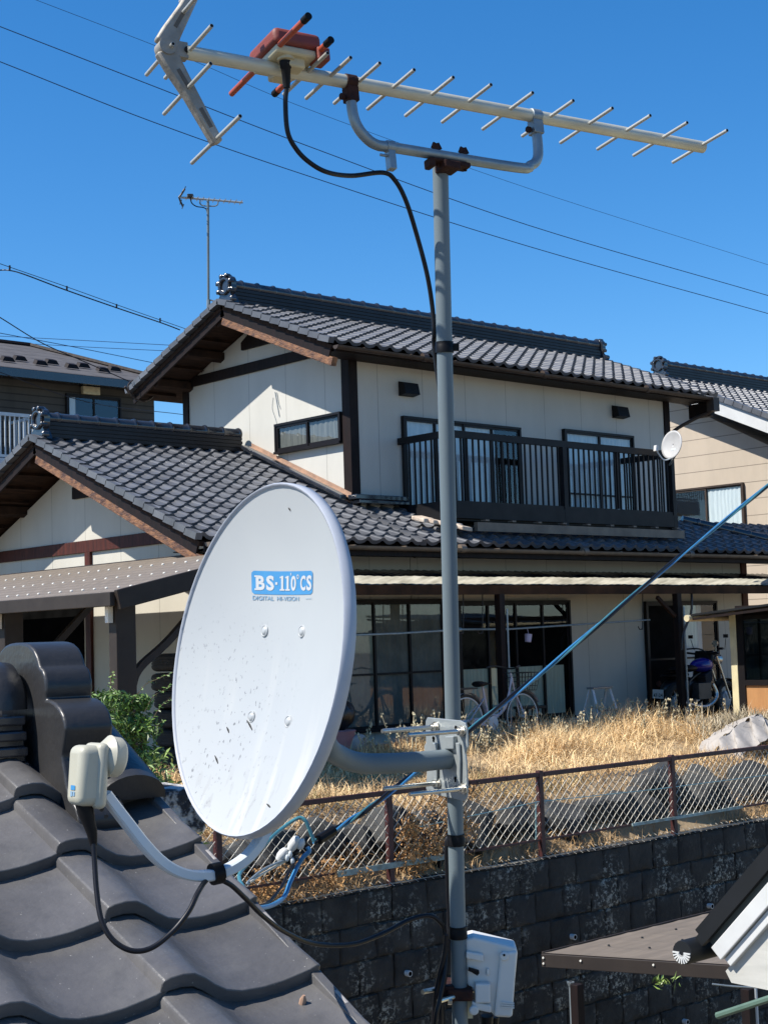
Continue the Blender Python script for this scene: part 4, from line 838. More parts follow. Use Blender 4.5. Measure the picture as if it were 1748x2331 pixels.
def motorbike():
    c = onp(1590, 1640, 1, 15.05); X0, Yb, z0 = c.x-.55, 15.05, ZY; H = lambda x, z, y=0: V(X0+x, Yb+y, z0+z); r = .30
    B_ = thing('motorcycle', 'blue tanked motorcycle parked in the shade by the entrance door', 'motorcycle', (X0+.6, Yb, z0))
    for x in (0, 1.30):
        g = MB(); g.tube([H(x+(r-.05)*math.cos(a), r+(r-.05)*math.sin(a)) for a in [2*math.pi*k/36 for k in range(37)]], .055, 10, cap=False); wv = part('wheel', g, M['rubber'], B_)
        g = MB(); g.lathe(H(x, r, -.05), (0,1,0), [(0,.06),(.02,.12),(.08,.12),(.1,.06)], 18)
        for k in range(10): a = 2*math.pi*k/10; g.tube([H(x,r), H(x+.22*math.cos(a), r+.22*math.sin(a))], .006, 4)
        part('rim', g, M['greyarm'], wv)
    g = MB(); g.tube(smoothpath([H(.98,.92), H(.78,.55), H(.62,.28), H(.3,.30), H(.35,.62), H(.95,.84)], 4), .022, 8); g.tube([H(.32,.32,.12), H(0,r,.12)], .025, 8); g.tube([H(.32,.32,-.12), H(0,r,-.12)], .025, 8); part('frame', g, M['motblack'], B_)
    g = MB(); 
    for y in (-.09, .09): g.tube([H(.98,1.0,y), H(1.30,r,y)], .020, 8)
    part('fork', g, M['steel'], B_)
    def lump(cx, cz, sx, sy, sz, cy=0): g = MB(); g.add([H(cx+v.x*sx*(1-.2*v.x), cz+v.z*sz, cy+v.y*sy) for v in IV], IF); return g
    part('tank', lump(.72,.86,.26,.13,.12), M['motblue'], B_, smooth=1.5); part('seat', lump(.25,.82,.34,.13,.06), M['black'], B_, smooth=1.5)
    g = MB(); g.obox(H(.58,.45), (.17,0,0), (0,.13,0), (0,0,.13)); 
    for k in range(7): g.obox(H(.72,.58+.025*k), (.10,0,.04), (0,.12,0), (0,0,.007))
    part('engine', g, M['enginegrey'], B_, smooth=0, bevel=.02)
    g = MB(); g.tube(smoothpath([H(.82,.55,-.1), H(.86,.35,-.14), H(.5,.2,-.16), H(-.2,.32,-.18)], 5), .035, 10); part('exhaust', g, M['steel'], B_)
    g = MB(); g.tube(smoothpath([H(.76,1.12,-.36), H(.92,1.12,-.2), H(1.0,1.02,0), H(.92,1.12,.2), H(.76,1.12,.36)], 5), .014, 8); g.lathe(H(.76,1.12,-.38), (.2,1,0), [(0,.02),(.12,.02)], 8); part('handlebar', g, M['motblack'], B_)
    g = MB(); 
    for y in (-.3, .3): g.tube([H(.92,1.1,y), H(.9,1.28,y*1.15)], .006, 5); g.obox(H(.9,1.32,y*1.15), (.008,0,0), (0,.045,0), (0,0,.028))
    part('mirror', g, M['motblack'], B_, smooth=0, bevel=.006)
    g = MB(); g.lathe(H(1.02,.95), (1,0,-.1), [(0,.03),(.05,.08),(.13,.09),(.14,.08)], 18); part('headlight', g, M['steel'], B_)
    g = MB(); g.grid(lambda a, v: H(1.30+(r+.03)*math.cos(a), r+(r+.03)*math.sin(a), v), [.5+2.0*k/16 for k in range(17)], [-.06, 0, .06]); part('mudguard', g, M['motblack'], B_, smooth=1.5)
motorbike()
FONT = None
def text_mesh(s, size, sp=1.0, bold=0):
    cu = bpy.data.curves.new('t', 'FONT'); cu.body = s; cu.size = size; cu.space_character = sp; cu.offset = bold; cu.resolution_u = 3
    o = bpy.data.objects.new('t', cu); COL.objects.link(o); dg = bpy.context.evaluated_depsgraph_get(); dg.update(); me = bpy.data.meshes.new_from_object(o.evaluated_get(dg))
    vs_ = [v.co.copy() for v in me.vertices]; fs = [tuple(p.vertices) for p in me.polygons]; bpy.data.objects.remove(o); bpy.data.meshes.remove(me); return vs_, fs
def scooter():
    c = onp(1497, 1580, 1, 15.2); z0 = ZY; X0, Yb = c.x, 15.2; S_ = thing('scooter', 'dark scooter with a small white number plate in the doorway shade', 'scooter', (X0, Yb, z0)); H = lambda x, z, y=0: V(X0+y+.25, Yb-x, z0+z)
    def lump(cx, cz, cy, sx, sy, sz): g = MB(); g.add([H(cx+v.x*sx, cz+v.z*sz, cy+v.y*sy) for v in IV], IF); return g
    part('body', lump(0,.50,.35,.17,.50,.20), M['motblack'], S_, smooth=1.5); part('seat', lump(0,.72,.2,.13,.34,.06), M['black'], S_, smooth=1.5)
    for y in (0, 1.15):
        g = MB(); g.tube([H(0,.22+.17*math.sin(a),y+.17*math.cos(a)) for a in [2*math.pi*k/24 for k in range(25)]], .05, 8, cap=False); part('wheel', g, M['rubber'], S_)
    g = MB(); g.obox(H(0,.75,.95), (0,.18,0), (.03,0,0), (.08,0,.34)); part('leg_shield', g, M['motblack'], S_, smooth=0, bevel=.02)
    g = MB(); g.tube([H(-.32,1.06,.95), H(0,1.02,1.02), H(.32,1.06,.95)], .018, 8); part('handlebar', g, M['motblack'], S_)
    g = MB(); g.lathe(H(.28,1.2,.95), (-1,0,.1), [(0,.05),(.02,.055)], 12); g.tube([H(.28,1.06,.95), H(.28,1.2,.95)], .006, 5); part('mirror', g, M['steel'], S_)
    g = MB(); g.obox(H(0,.44,-.25), (0,.105,.004), (.003,0,0), (0,-.004,.07)); pl = part('number_plate', g, M['plate'], S_, smooth=0)
    g = MB(); vv, ff = text_mesh('47-24', .075, 1.05, .002); g.add([H(-.09+p.x, .395+p.y, -.2545) for p in vv], ff); part('plate_digits', g, M['motblack'], pl, smooth=0, fix=False)
    g = MB(); g.lathe(H(.0,.60,-.2), (-1,0,0), [(0,.045),(.02,.05),(.03,.03)], 12); part('tail_light', g, M['rust'], S_)
scooter()
# step ladder
c = onp(1368, 1660, 1, 14.55); LD = thing('step_ladder', 'small grey folding step ladder half hidden in the weeds before the white wall', 'step ladder', (c.x, c.y, ZY)); x, y, z = c.x, c.y, ZY
g = MB()
for sx in (-1, 1):
    for sy in (-1, 1): g = MB(); g.beam((x+sx*.24,y+sy*.22,z), (x+sx*.19,y+sy*.03,z+.62), .033, .02); part('leg', g, M['greyarm'], LD, smooth=0)
g = MB(); g.box(x-.21,x+.21,y-.07,y+.07,z+.62,z+.65); part('top_step', g, M['galv'], LD, smooth=0, bevel=.004)
g = MB(); g.box(x-.21,x+.21,y-.17,y-.09,z+.30,z+.325); part('step', g, M['galv'], LD, smooth=0)
# low stool / bench in the shade
c = onp(1205, 1625, 1, 15.3); ST = thing('stool', 'dark low stool standing before the glass doors', 'stool', (c.x, c.y, ZY)); g = MB(); g.box(c.x-.2,c.x+.22,c.y-.14,c.y+.14,ZY+.36,ZY+.40); part('seat', g, M['gutter'], ST, smooth=0, bevel=.005)
for sx in (-.16, .18):
    for sy in (-.1, .1): g = MB(); g.box(c.x+sx-.015,c.x+sx+.015,c.y+sy-.015,c.y+sy+.015,ZY,ZY+.36); part('leg', g, M['gutter'], ST, smooth=0)
# laundry poles and hooks
g = MB(); g.tube([onp(700,1450,1,14.9), onp(905,1442,1,14.9), onp(1020,1435,1,14.9)], .016, 8); tag(part('laundry_pole', g, M['galv'], None), 'thin grey laundry pole hanging left of the mast under the awning', 'laundry pole')
g = MB(); g.tube([onp(1040,1433,1,14.9), onp(1160,1432,1,14.9)], .016, 8); g.tube([onp(1160,1432,1,14.9), onp(1478,1411,1,14.9)], .014, 8); g.lathe(onp(1045,1433,1,14.9), (1,0,0), [(-.03,.03),(.03,.03)], 10); tag(part('laundry_pole', g, M['galv'], None), 'long grey laundry pole hanging right of the mast under the awning', 'laundry pole')
for (x, y0, y1, nm) in ((1054,1345,1433,'thin rod hook just right of the mast holding the laundry pole'),(1098,1345,1433,'thin rod hook left of the terrace post holding the laundry pole'),(1462,1345,1424,'J shaped laundry hook beside the entrance door')):
    g = MB(); P = [onp(x, y0, 1, 14.9), onp(x, y1, 1, 14.9)]; q = P[1]; P += [q+V(-.03,0,-.05), q+V(-.08,0,-.055), q+V(-.11,0,-.01)]; g.tube(smoothpath(P, 4), .008, 6); tag(part('laundry_hook', g, M['motblack'], None), nm, 'hook')
q = onp(1200, 1434, 1, 14.88); g = MB(); g.lathe(q+V(0,0,-.17), (.15,0,1), [(0,.045),(.11,.055),(.112,.05),(.01,.04)], 14); g.tube([q+V(.02,0,-.06), q+V(0,0,.015)], .004, 5); tag(part('hanging_cup', g, M['mauve'], None), 'pale mauve plastic cup hanging from the laundry pole', 'cup')
# tub with bag behind the dish
c = onp(765, 1665, 1, 14.6); g = MB(); g.lathe((c.x,c.y,ZY), (0,0,1), [(0,.18),(.30,.24),(.32,.25),(.33,.23)], 22); tag(part('tub', g, M['pink'], None), 'faded pink plastic tub half hidden behind the right rim of the dish', 'tub')
g = MB(); g.add([V(c.x+v.x*.25, c.y+v.y*.24, ZY+.52+v.z*.19+.03*math.sin(7*v.x+5*v.y)) for v in IV], IF); tag(part('bag', g, M['motblack'], None, smooth=1.5), 'black bag resting on the pink tub behind the dish', 'bag')
c = onp(812, 1680, 1, 14.5); g = rock((c.x, c.y, ZY+.14), (.26,.2,.15), 77); tag(part('sack', g, M['tarp'], None, smooth=.8), 'low pale sack on the ground between the tub and the mast', 'sack')
# small shed at right
XS = 19.0; S0 = thing('shed', 'dark tin roofed shed with orange plywood panel and teal window at the right edge', 'shed', (XS, 13, ZY))
ys = lambda px, py: onp(px, py, 0, XS)
a = ys(1672, 1500); zt = ys(1672, 1395).z
mb = MB(); mb.box(XS+.03, XS+2.2, a.y-3, a.y-.02, ZY, zt+.1); part('wall', mb, M['darkwood'], S0, smooth=0)
g = MB(); g.box(XS-.02,XS+.06,a.y-.05,a.y+.06,ZY,zt); part('post', g, M['yellowwood'], S0, smooth=0, bevel=.006)
b = ys(1693, 1500); t1 = ys(1700, 1548).z; t2 = ys(1700, 1410).z; b2 = ys(1700, 1562).z
g = MB(); g.box(XS-.01,XS+.028,b.y-.0,a.y-.051,ZY,zt); g.box(XS-.015,XS+.028,b.y-3,b.y-.001,b2+.01,t1); g.box(XS-.012,XS+.02,b.y-3,b.y-.001,t2,t2+.06); part('door_frame', g, M['sash'], S0, smooth=0)
g = MB(); g.box(XS+.012,XS+.024,b.y-3,b.y-.001,ZY+.05,b2+.009); part('door_panel', g, M['plywood'], S0, smooth=0)
g = MB(); g.add([(XS+.013,b.y-3,t1),(XS+.013,b.y-.001,t1),(XS+.013,b.y-.001,t2),(XS+.013,b.y-3,t2)], [(0,1,2,3)]); part('pane', g, M['tealglass'], S0, smooth=0)
r0 = onp(1570, 1398, 0, XS-.55); r1 = onp(1748, 1374, 0, XS-.55); dv = (r1-r0); g = MB()
g.add([r0, r0+dv*2.2, r0+dv*2.2+V(3,0,0), r0+V(3,0,0)]+[p-V(0,0,.03) for p in (r0, r0+dv*2.2, r0+dv*2.2+V(3,0,0), r0+V(3,0,0))], [(0,1,2,3),(7,6,5,4),(0,4,5,1),(1,5,6,2),(2,6,7,3),(3,7,4,0)])
rs_ = part('roof', g, M['blacksheet'], S0, smooth=0); g = MB(); g.beam(r0+dv*.02-V(-.03,0,.075), r0+dv*2.2-V(-.03,0,.075), .03, .035); part('barge_board', g, M['darkwood'], rs_, smooth=0); g = MB(); g.tube([r0-V(.05,-.03,.06), r0+V(3,.03,-.06)], .05, 12); part('gutter', g, M['beige'], rs_)
g = MB(); g.tube(smoothpath([onp(1573,1345,1,14.7), onp(1572,1395,1,14.6), onp(1555,1440,1,14.5), onp(1552,1480,1,14.5)], 5), .02, 8); part('rain_pipe', g, M['motblack'], HA)

# ================================================================== near tiled roof (lower left)
PHI, SLO = -.145, .394
NP0 = V(1.497, 2.581, -.408)
NU = V(math.cos(PHI), math.sin(PHI), 0); NC = V(math.sin(PHI), -math.cos(PHI), 0)      # along ridge, and level towards the viewer
ND = NC*math.cos(SLO)-V(0,0,math.sin(SLO)); NN = NC*math.sin(SLO)+V(0,0,math.cos(SLO))
NH = thing('near_house', 'nearby house corner with thick grey black roof tiles filling the lower left', 'house', tuple(NP0+NU*-1+V(0,0,-3)))
L, Wt = .235, .304
NPROF = [(0,.016),(.012,.024),(.05,.028),(.12,.031),(.19,.029),(.26,.017),(.33,.001),(.41,-.013),(.51,-.020),(.64,-.020),(.76,-.015),(.86,-.007),(.93,-.001),(.975,.006),(1.0,.004)]
def near_tile(O, k, edge=False):
    """one pan tile: solid slab with a curved section, thick front face"""
    g = MB(); th = .026; nv = 5; prof = NPROF
    ns = len(prof); top = []; bot = []
    for j in range(nv+1):
        t = j/nv
        for s, h in prof:
            b = O+NU*(s*Wt)+ND*(-.05+t*(L+.05)); lift = .004+.030*t; hh = h*(.82+.18*t)
            top.append(b+NN*(hh+lift)); bot.append(b+NN*(hh+lift-(th if 0 < s < 1 else th*1.15)))
    n = len(top); F = []
    for j in range(nv):
        for i in range(ns-1):
            a = j*ns+i; F.append((a, a+1, a+ns+1, a+ns)); F.append((a+n, a+ns+n, a+ns+1+n, a+1+n))
    for i in range(ns-1): a = nv*ns+i; F.append((a, a+1, a+1+n, a+n)); F.append((i, i+n, i+1+n, i+1))
    for j in range(nv): a = j*ns; F.append((a, a+ns, a+ns+n, a+n)); a = j*ns+ns-1; F.append((a, a+n, a+ns+n, a+ns))
    g.add(top+bot, F)
    if edge: # verge flange hanging down on the gable side
        a = O+NU*(Wt-.008)-ND*.02; b = O+NU*(Wt-.008)+ND*L; g.obox((a+b)/2+NN*(.012-.05), (b-a)/2, NU*.010, NN*.065)
    return g
RT_ = MB()
nrf = None
for r in range(-2, 11):  # roof extended out of view to block bounce from the ground
    for c in range(-13, 1):
        O = NP0+NU*(c*(Wt-.012) if c else 0)+ND*((r-1)*L)
        if c: O = O-ND*.018*0
        gg = near_tile(O, r, c == 0)
        RT_.add(gg.v, gg.f)
nrf = part('roof', RT_, M['tile'], NH, smooth=.75, bevel=.0022, seg=2)
# underside boards and gable wall of the near house
g = MB(); a = NP0+NU*-2.0+ND*-.6-NN*.06; g.obox(NP0+NU*(-1.85)+ND*.95-NN*.055, NU*2.1, ND*1.65, NN*.012); part('roof_board', g, M['soffit'], NH, smooth=0)
g = MB(); ra = NP0+ND*(-1.9*L); g.prism([ra+NU*.05+NC*2.5-V(0,0,1.18), ra+NU*.05-V(0,0,.12), ra+NU*.05-NC*1.1-V(0,0,.62), ra+NU*.05-NC*1.1-V(0,0,4.9), ra+NU*.05+NC*2.5-V(0,0,4.9)], -NU*3.8); part('wall', g, M['plaster_low'], NH, smooth=0)
# nail heads and pale chips
g = MB()
for u, v, s in ((.02,.02,.006),(.012,.30,.006),(.02,.42,.008),(.245,.52,.006)): g.lathe(NP0+NU*u+ND*v+NN*.0, NN, [(0,s),(.012,s),(.02,s*.4)], 8)
part('nail_head', g, M['copper'], nrf)
g = MB()
for k, (v, l) in enumerate(((.05,.02),(.21,.012),(.30,.03),(.43,.014),(.55,.02),(.66,.012))): q = NP0+NU*(Wt-.004)+ND*v+NN*(.028 if k % 2 else .024); g.obox(q, ND*l, NU*.004, NN*.004)
part('edge_chip', g, pm('fired_clay', (.34,.32,.30), (.22,.20,.19), 60, .9), nrf, smooth=0, bevel=.002)
# ridge and ornament: axis over the top of the slope
RA = NP0+ND*(-1.86*L)              # tile line at the ridge
RAX = RA-NC*.03
UF = .0
FO = onplane(45, 1600, RAX+NU*.10, NU)   # a point in the visible plate face
PL = RAX+NU*.10
def fp(px, py): return onplane(px, py, PL, NU)
out = [(45,1463),(56,1464),(66,1468),(76,1478),(83,1493),(87,1506),(89,1515),(91,1519),(97,1525),(101,1537),(104,1552),(105,1570),(104,1584),(103,1593),(113,1594),(124,1600),(134,1611),(142,1626),(147,1645),(149,1660),(147,1678),(142,1708),(140,1722),(143,1742),(147,1762),(151,1790),(157,1814),(165,1826),(172,1838),(178,1858),(180,1876),(177,1893),(166,1908),(155,1902),(145,1889),(132,1869),(122,1845)]
pr = [fp(*p) for p in out]; ax0 = fp(38, 1463)
c0 = (ax0-PL).dot(NC)
mir = [p-NC*(2*((p-PL).dot(NC)-c0)) for p in reversed(pr)]
g = MB(); g.prism(pr+mir, NU*.105); orn = part('ridge_end_tile', g, M['oni'], NH, smooth=.5, bevel=.006, seg=3)
# ring seam of the plate and roll
zt = (fp(45, 1530)-PL).z; axis = PL+NC*c0
top = PL+NC*c0+V(0,0,(fp(45,1600)-PL).z)
def roll(u0, u1, r0, r1, zc): g = MB(); 
g = MB(); cz = V(0,0,(fp(40,1612)-PL).z); Rr = .098
def half(u, r): return [axis+NU*u+cz+NC*(r*math.cos(a))+V(0,0,r*math.sin(a)) for a in [math.pi*k/18 for k in range(19)]]
secs = [(-.005,.075),(-.02,.098),(-.06,.104),(-.085,.100),(-.095,.088),(-.10,.080),(-3.2,.078)]; P = []
for u, r in secs: P += half(u, r)
F = []
for j in range(len(secs)-1):
    for i in range(18): F.append((j*19+i, j*19+i+1, (j+1)*19+i+1, (j+1)*19+i))
g.add(P, F); rdg = part('ridge', g, M['oni'], NH, smooth=.9)
g = MB(); zb0 = (fp(60,1622)-PL).z
for i in range(7):
    ww = .105+.006*i; zz = zb0-.006-i*.032; g.obox(axis+NU*-1.62+V(0,0,zz-.008), NU*1.60, NC*ww, V(0,0,.010)); g.obox(axis+NU*-1.62+V(0,0,zz-.016), NU*1.60, NC*(ww-.014), V(0,0,.016))
part('ridge', g, M['ridge'], rdg, smooth=0, bevel=.004)
g = MB(); g.obox(axis+NU*.28+V(0,0,zb0-.235), NU*.12, NC*.10, V(0,0,.05)); part('mortar', g, M['mortar'], rdg, smooth=0, bevel=.01)
# rounded verge cap under the ornament, on the gable edge
g = MB(); q = NP0+NU*.235+ND*(-1.95*L); P = []; F = []
for j, t in enumerate((0, .10, .20, .27)):
    for k in range(13):
        a = math.pi*k/12; P.append(q+ND*t+NU*(.075*math.cos(a))+NN*(.055*math.sin(a)+.045-.012*j/3))
for j in range(3):
    for k in range(12): F.append((j*13+k, j*13+k+1, (j+1)*13+k+1, (j+1)*13+k))
F.append(tuple(range(13))); F.append(tuple(range(39, 52))); g.add(P, F); part('verge_cap', g, M['oni'], nrf, smooth=.9)  # darker than the other tiles: the ornament's shade is put into its colour

# ================================================================== mast
DM = 2.85
MT = at(1002, 380, DM); MBm = at(1047, 2331, DM); md_ = (MBm-MT).normalized(); MBt = MT+md_*3.2
RM = .0146
MS = thing('antenna_mast', 'grey steel pipe mast carrying the television antenna and the satellite dish', 'mast', tuple(MBt))
def mp(py): # point on the mast axis at image row py
    f = (py-380)/(2331-380); return MT.lerp(MBm, f)
g = MB(); g.tube([MT, MBt], RM, 28); part('pole', g, M['mast'], MS)
for y0, y1, e in ((778,803,1.16),(1898,1924,1.14),(2108,2135,1.16)):
    g = MB(); a, b = mp(y0), mp(y1); g.tube([a, a.lerp(b,.3), a.lerp(b,.34), b], [RM*e, RM*e, RM*e*1.03, RM*e*1.03], 24)
    if y0 < 900: g.obox(a.lerp(b,.5)+RT*.021, RT*.006, UP*.007, FW*.002)
    part('tape_band', g, M['tape'], MS)
# wall clamp near the foot
CL = mp(2258); g = MB(); g.obox(CL, RT*.024, FW*.024, UP*.011); g.obox(CL+RT*-.022+FW*.01, RT*.012, FW*.03, UP*.016); part('clamp', g, M['rust'], MS, smooth=0, bevel=.004)
for (x0, y0, x1, y1) in ((962,2258,1012,2247),(998,2279,1056,2262)): g = MB(); g.tube([at(x0,y0,DM-.05), at(x1,y1,DM)], .0045, 10); part('clamp_bolt', g, M['steel'], MS)
g = MB(); g.lathe(at(1024,2280,DM-.03), RT, [(-.004,.006),(.004,.006)], 6); g.tube([at(1062,2258,DM), at(1085,2250,DM+.02)], .005, 8); part('clamp_bolt', g, M['steel'], MS)
g = MB(); q = mp(2600); g.beam(q, q-NU*.25+NC*-.1, .04, .04); part('wall_bracket', g, M['galv'], MS, smooth=0)

# ================================================================== television antenna on top
AH = R(-11.4); AB = V(math.cos(AH), math.sin(AH), 0)
tilt = R(6.5); AE0 = V(math.cos(AH-math.pi/2), math.sin(AH-math.pi/2), 0); AE = (AE0*math.cos(tilt)+V(0,0,math.sin(tilt))).normalized(); AZ = AB.cross(AE)*-1; AZ = AZ if AZ.z > 0 else -AZ
A0 = at(1010, 227, DM+.01); AS0, AS1 = -.520, .641
AN = thing('television_antenna', 'large many rod television antenna with red orange feed box on top of the mast', 'antenna', tuple(A0))
ap = lambda s, e=0, z=0: A0+AB*s+AE*e+AZ*z
rb = .0120
g = MB(); g.tube([ap(AS0), ap(AS1)], [rb*1.02, rb], 22); part('boom', g, M['boom'], AN)
def s_at(px):   # position along the boom seen at image column px
    lo, hi = -1., 1.
    for _ in range(40):
        m_ = (lo+hi)/2; q = ap(m_); x = CX+FPX*q.dot(RT)/q.dot(FW)
        if x < px: lo = m_
        else: hi = m_
    return lo
def rod(s, half, z=0, r=.0036, mat='alu', e0=None, name='element', par=None):
    g = MB(); p = ap(s, -half if e0 is None else e0, z); q = ap(s, half, z); g.tube([p, q], r, 12)
    o = part(name, g, M[mat], par or AN); d = (q-p).normalized()
    h = MB(); h.lathe(q, d, [(-.001, r*.72), (.0006, r*.72)], 12); part('open_end', h, M['black'], o); return o
for tip, far in ((748,642),(801,692),(866,757),(943,834),(1032,920),(1118,1003),(1210,1098),(1304,1186),(1393,1273),(1479,1357),(1565,1437),(1656,1526)):
    s = s_at((tip+far)/2); rod(s, .083)
rod(s_at(428), .098, .0)
# corner reflector: two slotted arms in a V, with rods
def arm_pts(sgn): return [(AS0-.036, .004*sgn), (AS0-.024, .030*sgn), (AS0+.004, .078*sgn), (AS0+.047, .158*sgn)]
for sgn in (1, -1):
    pts = [ap(s, 0, z) for s, z in arm_pts(sgn)]; wd = [.020, .017, .0125, .0095]; tdir = []
    g = MB(); P = []
    for i, p in enumerate(pts):
        d = (pts[min(i+1,3)]-pts[max(i-1,0)]).normalized(); nrm = d.cross(AE).normalized(); P.append((p, nrm, wd[i]))
    for e in (-.008, .008):
        pass
    out_ = [p+n_*w_ for p, n_, w_ in P]+[p-n_*w_ for p, n_, w_ in reversed(P)]
    g.prism([p-AE*.009 for p in out_], AE*.018)
    br = part('reflector_arm', g, M['bracketgrey'], AN, smooth=.5, bevel=.004)
    h = MB()
    for i in (1, 2): a, b = pts[i], pts[i+1]; c_ = a.lerp(b, .5); d = (b-a).normalized(); h.obox(c_+AE*.0092, d*.018, d.cross(AE)*.0035, AE*.0008)
    part('slot', h, M['bracketdark'], br, smooth=0)
    for t in ((-.002, .068), (.044, .152)): 
        rod(AS0+t[0], .098, t[1]*sgn, par=AN, name='reflector_rod')
g = MB(); g.lathe(ap(AS0-.036,-.012), AE, [(0,.015),(.024,.015)], 16); g.obox(ap(AS0-.018,0,0), AB*.02, AE*.0085, AZ*.014); part('boom_cap', g, M['bracketgrey'], AN)
h = MB(); h.lathe(ap(AS0+.000,.0092), AE, [(0,.0055),(.002,.0055)], 14); part('hole', h, M['black'], AN)
rod(AS0-.030, .02, 0, e0=-.098, name='reflector_rod')
# feed box
FB = s_at(652); F_ = thing('x', None, None) if False else None
def fb(s, e, z): return ap(FB+s, e, z)
g = MB(); P = [(-.052,-.045),(.048,-.045),(.052,.045),(-.048,.045)]
g.prism([fb(-.046,-.052,.022), fb(.046,-.052,.022), fb(.046,.052,.022), fb(-.046,.052,.022)], AZ*.030); fx = part('feed_box', g, M['redbox'], AN, smooth=.5, bevel=.009, seg=3)
g = MB(); g.obox(fb(0,0,.015), AB*.041, AE*.047, AZ*.0075); g.obox(fb(0,.0,.003), AB*.020, AE*.036, AZ*.012); part('feed_base', g, M['beige'], fx, smooth=.5, bevel=.004)
g = MB(); g.obox(fb(.046,.040,.014), AB*.012, AE*.018, AZ*.012); part('rod_holder', g, M['redbox'], fx, smooth=0, bevel=.003)
for s, e0, e1, capA in ((-.034, -.150, .150, 0), (.040, -.122, .092, 1)):
    g = MB(); g.tube([fb(s,e0,.020), fb(s,e1,.020)], .0055, 14); dr_ = part('driven_rod', g, M['orange'], AN)
    h = MB(); h.tube([fb(s,e1-.016,.020), fb(s,e1+.002,.020)], .0066, 14)
    if capA: h.tube([fb(s,e0-.002,.020), fb(s,e0+.014,.020)], .0066, 14)
    part('end_cap', h, M['black'], dr_)
h = MB(); bt = at(650, 139, fb(.0,.036,0).dot(FW)); bd = at(653,200,(bt.dot(FW)))
h.tube([bt, bt.lerp(bd,.25), bt.lerp(bd,.3), bd], [.0105,.0100,.0085,.0060], 14); part('cable_boot', h, M['black'], fx)
h = MB(); h.lathe(at(650, 134, fb(.0,.036,0).dot(FW)), -AZ, [(-.004,.015),(.004,.015)], 16); part('boot_collar', h, M['beige'], fx)
# U shaped holder below the boom
sl_, sr_ = s_at(796), s_at(1216); dz = -.113
hp = [ap(sl_,0,-.002), ap(sl_,0,-.052), ap(sl_+.006,0,-.080), ap(sl_+.022,0,-.101), ap(sl_+.045,0,dz), ap(sl_+.09,0,dz), ap(sr_-.06,0,dz), ap(sr_-.025,0,dz+.008), ap(sr_-.006,0,-.090), ap(sr_,0,-.062), ap(sr_,0,-.002)]
g = MB(); g.tube(smoothpath(hp, 6), .0098, 16); hold = part('holder', g, M['galv'], AN)
for s_, mt in ((sl_, 'rust'), (sr_, 'galv')):
    g = MB(); g.lathe(ap(s_-.011,0,0), AB, [(0,rb+.0025),(.022,rb+.0025)], 18); g.obox(ap(s_,0,-.024), AB*.0112, AE*.0115, AZ*.014); part('boom_clamp', g, M[mt], AN, smooth=.5, bevel=.0015)
    g = MB(); g.tube([ap(s_-.02,-.002,-.03), ap(s_+.006,-.002,-.03)], .003, 8); g.lathe(ap(s_-.018,0,-.03), AB, [(-.004,.006),(.004,.006)], 6); part('clamp_bolt', g, M['rust'], AN)
# mast clamp with wing nuts
sm = s_at(1000)
g = MB(); g.obox(ap(sm,-.0,dz-.014), AB*.040, AE*.013, AZ*.0035); g.obox(ap(sm+.003,0,dz-.022), AB*.018, AE*.018, AZ*.008); g.obox(ap(sm-.036,0,dz-.020), AB*.006, AE*.012, AZ*.009); g.obox(ap(sm+.035,0,dz-.016), AB*.012, AE*.013, AZ*.005); mc = part('mast_clamp', g, M['rust'], AN, smooth=0, bevel=.003)
for k, ss in ((0,-.018),(1,.042)):
    g = MB(); g.tube([ap(sm+ss,0,dz-.024), ap(sm+ss,0,dz+.018)], .0032, 8)
    g.obox(ap(sm+ss-.005,.0,dz+.017), AB*.003+AZ*.006, AE*.002, AB*.004-AZ*.0015); g.obox(ap(sm+ss+.005,.0,dz+.017), AB*.003-AZ*.006, AE*.002, AB*.004+AZ*.0015); g.lathe(ap(sm+ss,0,dz+.006), AZ, [(0,.006),(.008,.005)], 10); part('wing_nut', g, M['rust'], AN, smooth=0, bevel=.001)
# cable clip on the holder
sc = s_at(874); g = MB(); g.lathe(ap(sc-.008,0,dz), AB, [(0,.0115),(.016,.0115)], 16); g.obox(ap(sc,0,dz-.026), AB*.007, AE*.008, AZ*.018); g.tube([ap(sc-.022,0,dz-.018), ap(sc+.004,0,dz-.018)], .0028, 8); part('cable_clip', g, M['galv'], AN, smooth=.5, bevel=.001)
# cable from the feed box to the mast
da = bd.dot(FW); pc = [bd, at(650,235,da), at(655,300,da), at(675,340,da+.01), at(705,370,da+.02), at(745,392,da+.04), at(800,400,DM-.10), at(872,393,DM-.06), at(900,412,DM-.045), at(925,460,DM-.03), at(950,540,DM-.01), at(972,625,DM), at(984,700,DM+.01), at(988,760,DM+.012), at(989,800,DM+.02)]
pc += [mp(y)-RT*.004+FW*.02 for y in (1000, 1400, 1850)]+[mp(y)-RT*.0165+FW*.012 for y in (1920, 2000, 2120)]+[at(1005,2230,DM-.02), at(1003,2331,DM-.03), at(1000,2500,DM)]
g = MB(); g.tube(smoothpath(pc, 8), .0043, 12); tag(part('antenna_cable', g, M['cable'], None), 'black coaxial cable looping from the feed box of the big antenna down the mast', 'cable')

